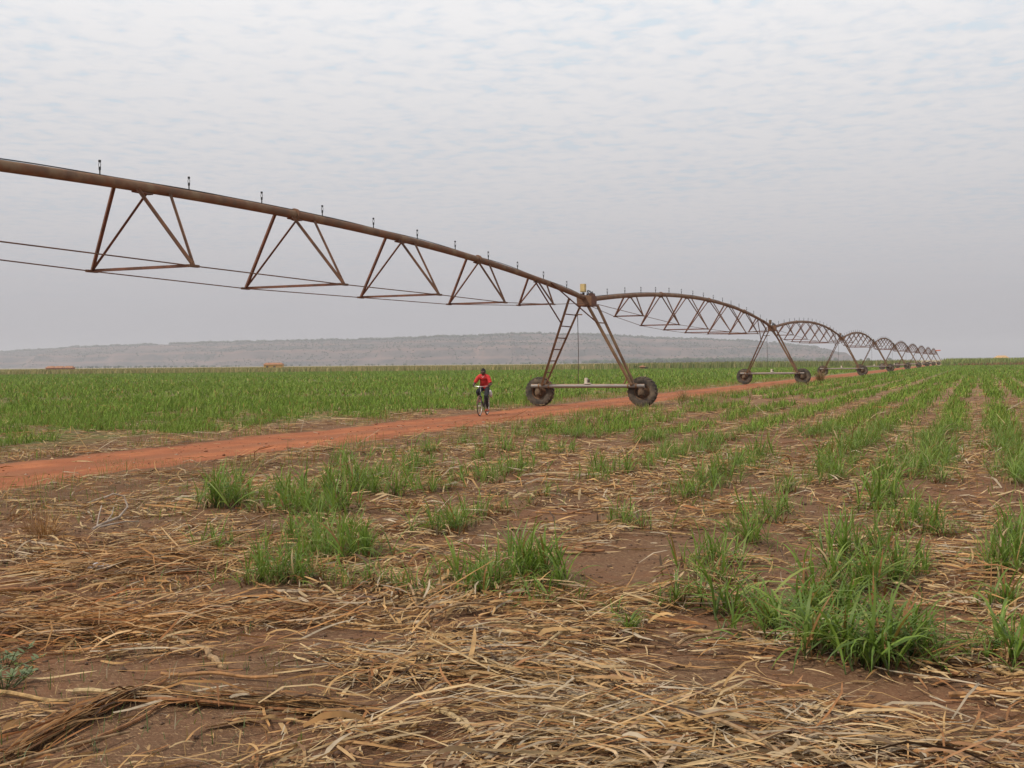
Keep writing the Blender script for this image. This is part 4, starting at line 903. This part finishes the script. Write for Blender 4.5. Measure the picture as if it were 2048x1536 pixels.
for s in (-1, 1):
    m.tube([bb, (RXW, s * .06, WR)], .010, 6); m.tube([seat_t, (RXW, s * .06, WR)], .009, 6)
m.build('frame', 'bike_paint', bike)
m = MB(); m.tube([head_b, (.485, 0, .69)], .02, 8); m.tube([(.48, -.055, .68), (.48, .055, .68)], .014, 6)
for s in (-1, 1): m.tube([(.485, s * .055, .68), (.54, s * .055, .50), (FXW, s * .055, WR)], .012, 6)
m.build('fork', 'bike_paint', bike)
m = MB(); m.tube([(.43, 0, .84), (.415, 0, 1.0)], .013, 8); m.tube([(.415, 0, 1.0), (.46, 0, 1.02)], .014, 8)
hb = m.build('stem', 'chrome', bike)
m = MB(); m.tube([(.27, -.29, 1.03), (.36, -.27, 1.04), (.45, -.12, 1.025), (.46, 0, 1.02), (.45, .12, 1.025), (.36, .27, 1.04), (.27, .29, 1.03)], .012, 8); hb = m.build('handlebar', 'chrome', bike)
for s in (-1, 1): m = MB(); m.tube([(.26, s * .292, 1.03), (.35, s * .275, 1.04)], .017, 8); m.build('grip', 'saddle_black', hb)
m = MB(); m.tube([seat_t, (-.19, 0, .87)], .012, 8); m.build('seat_post', 'chrome', bike)
m = MB(); m._add([(-.34, -.09, .885), (-.36, 0, .89), (-.34, .09, .885), (-.2, .06, .89), (-.03, .02, .885), (-.03, -.02, .885), (-.2, -.06, .89), (-.34, -.08, .93), (-.36, 0, .94), (-.34, .08, .93), (-.2, .045, .925), (-.03, .012, .905), (-.03, -.012, .905), (-.2, -.045, .925)],
   [(6, 5, 4, 3, 2, 1, 0), (7, 8, 9, 10, 11, 12, 13)] + [(i, (i + 1) % 7, 7 + (i + 1) % 7, 7 + i) for i in range(7)]); m.build('saddle', 'saddle_black', bike)
CR = -1.75                                          # crank: left pedal low, right pedal high
ped = {}
for s in (1, -1):
    a = CR if s > 0 else CR + math.pi; px_, pz_ = bb[0] + .165 * math.cos(a), bb[2] + .165 * math.sin(a); ped[s] = (px_, s * .13, pz_)
    m = MB(); m.tube([(bb[0], s * .06, bb[2]), (px_, s * .075, pz_)], .011, 6); m.build('crank', 'chrome', bike)
    m = MB(); m.box((px_, s * .125, pz_), (.09, .09, .022)); m.build('pedal', 'saddle_black', bike)
m = MB(); m.lathe([(.085, -.004), (.095, -.004), (.095, .004), (.085, .004)], (bb[0], -.045, bb[2]), 'y', 22, True); m.build('chainring', 'chrome', bike)
m = MB(); m.tube([(bb[0], -.045, bb[2] + .092), (RXW, -.045, WR + .035)], .005, 4); m.tube([(bb[0], -.045, bb[2] - .092), (RXW, -.045, WR - .035)], .005, 4); m.build('chain', 'dark_steel', bike)
m = MB()
for s in (-1, 1): m.tube([(-.22, s * .06, .72), (-.72, s * .06, .72)], .007, 6); m.tube([(RXW, s * .07, WR), (-.62, s * .06, .72)], .006, 6)
for k in range(4): m.tube([(-.3 - .13 * k, -.06, .72), (-.3 - .13 * k, .06, .72)], .006, 6)
m.build('carrier', 'chrome', bike)
for x0 in (FXW, RXW):
    m = MB(); pts = [((WR + .035) * math.cos(a), 0, (WR + .035) * math.sin(a)) for a in np.linspace(.2, 2.7, 14)]
    m.tube([(x0 + p[0], 0, WR + p[2]) for p in pts], .022, 6, True, .3); m.build('mudguard', 'rust_red', bike)

def skin_mesh(name, verts, edges, radii, sub=2, root_i=0):
    """one continuous surface grown round a skeleton"""
    me = bpy.data.meshes.new(name); me.from_pydata(verts, edges, []); me.update()
    ob = bpy.data.objects.new(name, me); COL.objects.link(ob)
    ob.modifiers.new('skin', 'SKIN'); 
    if not me.skin_vertices:
        bpy.context.view_layer.objects.active = ob; ob.select_set(True); bpy.ops.mesh.customdata_skin_add()
    for i, v in enumerate(me.skin_vertices[0].data):
        r = radii[i]; v.radius = r if hasattr(r, '__len__') else (r, r); v.use_root = (i == root_i)
    sb = ob.modifiers.new('sub', 'SUBSURF'); sb.levels = sub; sb.render_levels = sub
    dg = bpy.context.evaluated_depsgraph_get(); out = bpy.data.meshes.new_from_object(ob.evaluated_get(dg)); out.name = name
    bpy.data.objects.remove(ob); bpy.data.meshes.remove(me)
    out.polygons.foreach_set('use_smooth', np.ones(len(out.polygons), bool)); return out
two_tone('skin', (.085, .048, .032), (.065, .038, .026), 14, .5)
two_tone('shirt_red', (.52, .035, .03), (.42, .028, .026), 12, .8)
two_tone('shirt_trim', (.7, .55, .5), (.6, .45, .42), 12, .8)
two_tone('trousers_dark', (.018, .019, .024), (.028, .028, .033), 12, .85)
two_tone('hair_black', (.008, .007, .007), (.014, .012, .011), 40, .8)
two_tone('sandal_orange', (.55, .11, .05), (.45, .09, .045), 12, .6)
two_tone('eye_white', (.6, .57, .52), (.5, .47, .42), 10, .4)
person = empty('person', (BX, BY, BZ), HEAD); tag(person, 'person in red shirt and dark trousers riding the bicycle on the track', 'person')
LK, RK = (.22, .15, .66), (.30, -.15, .84)
LA, RA = (ped[1][0] - .06, .125, ped[1][2] + .115), (ped[-1][0] - .07, -.125, ped[-1][2] + .115)
LH, RH_ = (.33, .265, 1.06), (.33, -.265, 1.06)
LE, RE = (.10, .30, 1.10), (.10, -.315, 1.11)
J = [(-.20, 0, .98), (-.14, 0, 1.13), (-.06, 0, 1.29), (-.025, 0, 1.385), (.0, 0, 1.435), (.012, 0, 1.50), (.018, 0, 1.575),            # 0-6 pelvis..head
     (-.02, .10, 1.375), (0, .185, 1.35), LE, (.25, .29, 1.075), LH, (-.02, -.10, 1.375), (0, -.185, 1.35), RE, (.25, -.295, 1.08), RH_,   # 7-11 left arm, 12-16 right arm
     (-.16, .10, .94), LK, LA, (ped[1][0] + .0, .13, ped[1][2] + .045), (ped[1][0] + .13, .135, ped[1][2] + .03),                        # 17-21 left leg
     (-.16, -.10, .94), RK, RA, (ped[-1][0] + .0, -.13, ped[-1][2] + .045), (ped[-1][0] + .13, -.135, ped[-1][2] + .03)]                    # 22-26 right leg
E_ = [(0, 1), (1, 2), (2, 3), (3, 4), (4, 5), (5, 6), (3, 7), (7, 8), (8, 9), (9, 10), (10, 11), (3, 12), (12, 13), (13, 14), (14, 15), (15, 16), (0, 17), (17, 18), (18, 19), (19, 20), (20, 21), (0, 22), (22, 23), (23, 24), (24, 25), (25, 26)]
RD = [(.145, .115), (.135, .10), (.155, .11), (.12, .09), .055, .075, .072, .075, .062, .042, .034, .032, .075, .062, .042, .034, .032, .09, .06, .042, .042, .03, .09, .06, .042, .042, .03]
body_me = skin_mesh('body', J, E_, RD, 2); body_me.materials.clear(); body_me.materials.append(MATS['skin'])
body = link(bpy.data.objects.new('body', body_me), person)
def ell(c, r, n=14, k=9, f=None):
    vs = []; 
    for i in range(k + 1):
        ph = math.pi * i / k
        for j in range(n):
            a = 2 * math.pi * j / n; p = [r[0] * math.sin(ph) * math.cos(a), r[1] * math.sin(ph) * math.sin(a), r[2] * math.cos(ph)]
            if f: p = f(p)
            vs.append((c[0] + p[0], c[1] + p[1], c[2] + p[2]))
    return vs, [(i * n + j, i * n + (j + 1) % n, (i + 1) * n + (j + 1) % n, (i + 1) * n + j) for i in range(k) for j in range(n)]
def face(p):
    x, y, z = p
    if z < -.02: y *= 1 + (z + .02) * 2.6; x += .006                       # jaw narrows
    if x > .05 and abs(y) < .022 and -.035 < z < .012: x += .022           # nose
    if x > .04 and .014 < abs(y) < .05 and .0 < z < .03: x -= .008         # eye sockets
    if x > .05 and abs(y) < .03 and -.075 < z < -.05: x += .007            # lips
    return [x, y, z]
HC = (.03, 0, 1.535)
m = MB(); m._add(*ell(HC, (.100, .083, .128), 28, 22, face))
for s in (-1, 1): m._add(*ell((HC[0] - .008, s * .084, HC[2] - .005), (.022, .010, .032), 8, 6))
for s, H_ in ((1, LH), (-1, RH_)):                                        # fingers closed round the grips
    for k, ln in enumerate((.062, .070, .066, .052)):
        b0 = Vector((H_[0] + .012 - .021 * (k - 1.5) * .9, H_[1] + s * .012 * (k - 1.5) * .3, H_[2] + .012)); bx = b0.x
        m.tube([b0, b0 + Vector((.022, s * .012, .002)), b0 + Vector((.032, s * .012, -.024)), b0 + Vector((.012, s * .006, -.040 - ln * .1))], [.0105, .0105, .0095, .008], 6)
    m.tube([(H_[0] - .02, H_[1] - s * .022, H_[2] - .002), (H_[0] + .01, H_[1] - s * .038, H_[2] - .018), (H_[0] + .03, H_[1] - s * .03, H_[2] - .034)], [.013, .011, .009], 6)
hd = m.build('head_and_hands', 'skin', body)
for s in (-1, 1): m = MB(); m._add(*ell((HC[0] + .084, s * .033, HC[2] + .014), (.009, .009, .005), 8, 6)); e = m.build('eye', 'eye_white', hd)
def cap(p):
    x, y, z = p
    lim = .045 if x > .02 else (-.02 if x > -.02 else -.07)
    return [x, y, max(z, lim)]
m = MB(); m._add(*ell((HC[0] - .006, 0, HC[2] + .006), (.105, .089, .132), 24, 16, cap)); m.build('hair', 'hair_black', person)
# clothes
def garment(name, mat, rules, off):
    """cloth over the body: the part of its surface along the given bones, moved outwards"""
    n = len(body_me.vertices); co = np.empty(n * 3, np.float32); body_me.vertices.foreach_get('co', co); co = co.reshape(-1, 3)
    no = np.empty(n * 3, np.float32); body_me.vertex_normals.foreach_get('vector', no); no = no.reshape(-1, 3)
    JJ = np.array(J); best = np.full(n, 9.); bone = np.zeros(n, int); par = np.zeros(n)
    rad_ = np.array([max(r) if hasattr(r, '__len__') else r for r in RD])
    for k, (a, b) in enumerate(E_):
        d = JJ[b] - JJ[a]; t_ = np.clip(((co - JJ[a]) @ d) / (d @ d), 0, 1); q = np.linalg.norm(co - JJ[a] - t_[:, None] * d, axis=1) / (rad_[a] * (1 - t_) + rad_[b] * t_)
        m_ = q < best; best[m_] = q[m_]; bone[m_] = k; par[m_] = t_[m_]
    ok = np.zeros(n, bool)
    for (a, b), lo, hi in rules: k = E_.index((a, b)); ok |= (bone == k) & (par >= lo) & (par <= hi)
    fs = [tuple(p.vertices) for p in body_me.polygons if sum(ok[v] for v in p.vertices) >= len(p.vertices) - 1]
    used = sorted({v for f in fs for v in f}); ix = {v: i for i, v in enumerate(used)}
    fold = 1 + .35 * np.sin(co[:, 2] * 70 + co[:, 1] * 30)
    me = bpy.data.meshes.new(name); me.from_pydata([tuple(co[v] + no[v] * off * fold[v]) for v in used], [], [tuple(ix[v] for v in f) for f in fs]); me.update()
    me.polygons.foreach_set('use_smooth', np.ones(len(me.polygons), bool)); me.materials.append(MATS[mat])
    return link(bpy.data.objects.new(name, me), person)
so = garment('shirt', 'shirt_red', [((0, 1), 0, 1), ((1, 2), 0, 1), ((2, 3), 0, 1), ((3, 4), 0, .25), ((3, 7), 0, 1), ((7, 8), 0, 1), ((8, 9), 0, .85), ((3, 12), 0, 1), ((12, 13), 0, 1), ((13, 14), 0, .85)], .020)
garment('trousers', 'trousers_dark', [((0, 1), 0, .35), ((0, 17), 0, 1), ((17, 18), 0, 1), ((18, 19), 0, .85), ((0, 22), 0, 1), ((22, 23), 0, 1), ((23, 24), 0, .85)], .014)
m = MB()
for s in (-1, 1): m.tube([(.035, s * .065, 1.43), (.075, s * .04, 1.385), (.098, 0, 1.33)], .006, 5)
m.build('collar', 'shirt_trim', so)
for s in (1, -1):
    p = ped[s]; m = MB(); m.box((p[0] + .04, s * .132, p[2] + .024), (.26, .095, .022), 0, .03); m.tube([(p[0] + .1, s * .085, p[2] + .03), (p[0] + .09, s * .10, p[2] + .075), (p[0] + .09, s * .16, p[2] + .075), (p[0] + .1, s * .18, p[2] + .03)], .014, 6)
    m.tube([(p[0] - .05, s * .085, p[2] + .03), (p[0] - .07, s * .10, p[2] + .085), (p[0] - .07, s * .16, p[2] + .085), (p[0] - .05, s * .18, p[2] + .03)], .012, 6); m.build('sandal', 'sandal_orange', person)
# white sack tied on the carrier
bagr = empty('white_sack', (BX, BY, BZ), HEAD); tag(bagr, 'white sack hanging on the bicycle carrier behind the rider', 'sack')
def sag(p): return [p[0], p[1] * (1 - .6 * p[2]), p[2] + .02 * math.sin(p[0] * 40)]
m = MB(); m._add(*ell((-.50, .13, .74), (.10, .065, .13), 14, 10, sag)); m.build('sack_body', 'bag_white', bagr); m = MB(); m.tube([(-.5, .14, .86), (-.5, .04, .75), (-.5, -.05, .74)], .01, 5); m.build('sack_tie', 'bag_white', bagr)

# ------------------------------------------------------------------ far sheds beyond the fields
two_tone('shed_yellow', (.55, .34, .10), (.45, .26, .08), 1.0, .8); two_tone('shed_roof', (.33, .16, .08), (.27, .12, .06), 1.0, .8); two_tone('thatch', (.50, .33, .17), (.42, .26, .12), 1.2, .9); two_tone('brick_red', (.36, .15, .09), (.30, .12, .07), 1.0, .9)
def shed(x, y, w, d, h, rh, wall, roof, label, cat='shed', rz=0.0):
    r = empty('shed', (x, y, 0), rz); tag(r, label, cat)
    m = MB(); m.box((0, 0, h / 2), (w, d, h)); wo_ = m.build('wall', wall, r, False)
    m = MB(); e = .4; m._add([(-w / 2 - e, -d / 2 - e, h), (w / 2 + e, -d / 2 - e, h), (w / 2 + e, d / 2 + e, h), (-w / 2 - e, d / 2 + e, h), (-w / 2 + .5, 0, h + rh), (w / 2 - .5, 0, h + rh)], [(3, 2, 1, 0), (0, 1, 5, 4), (2, 3, 4, 5), (1, 2, 5), (3, 0, 4)]); m.build('roof', roof, r, False)
    for k in range(max(1, int(w / 3))):
        m = MB(); m.box((-w / 2 + 1.5 + 3 * k, -d / 2 - .03, h * .5), (.9, .05, h * .5)); m.build('window', 'dark_steel', r, False)
shed((548 - 1024) / 2232.35 * 470, 470, 7.6, 4, 2.3, .8, 'shed_yellow', 'shed_roof', 'long low yellow shed with orange roof behind the green field')
for k, (px_, w) in enumerate([(103, 3.8), (120, 4.2), (139, 4.0)]):
    shed((px_ - 1024) / 2232.35 * 520, 520, w, 3.6, 1.7, .9, 'brick_red', 'shed_roof', ['small orange-brown hut, the end one away from the yellow shed', 'small orange-brown hut in the middle of three', 'small orange-brown hut, the end one towards the yellow shed'][k])
shed((2003 - 1024) / 2232.35 * 440, 440, 4.2, 3, 2.2, 1.0, 'thatch', 'thatch', 'straw-coloured thatched roof poking above tall green cane')
shed((1285 - 1024) / 2232.35 * 292, 292, 1.2, 1.0, .7, .3, 'brick_red', 'shed_roof', 'tiny red box hut at the far edge of the dense green field')

# ------------------------------------------------------------------ smoky air
m, t, o = new_mat('haze_air'); pv = t.nodes.new('ShaderNodeVolumePrincipled')
pv.inputs['Color'].default_value = (.90, .905, .96, 1); pv.inputs['Density'].default_value = HAZE; pv.inputs['Anisotropy'].default_value = .1
t.links.new(pv.outputs[0], o.inputs['Volume'])
mb = MB(); mb.box((0, 3900, 69.5), (17500, 10600, 147)); o = mb.build('haze', 'haze_air', None, False); tag(o, 'thin smoky haze over the whole plain', kind='stuff')
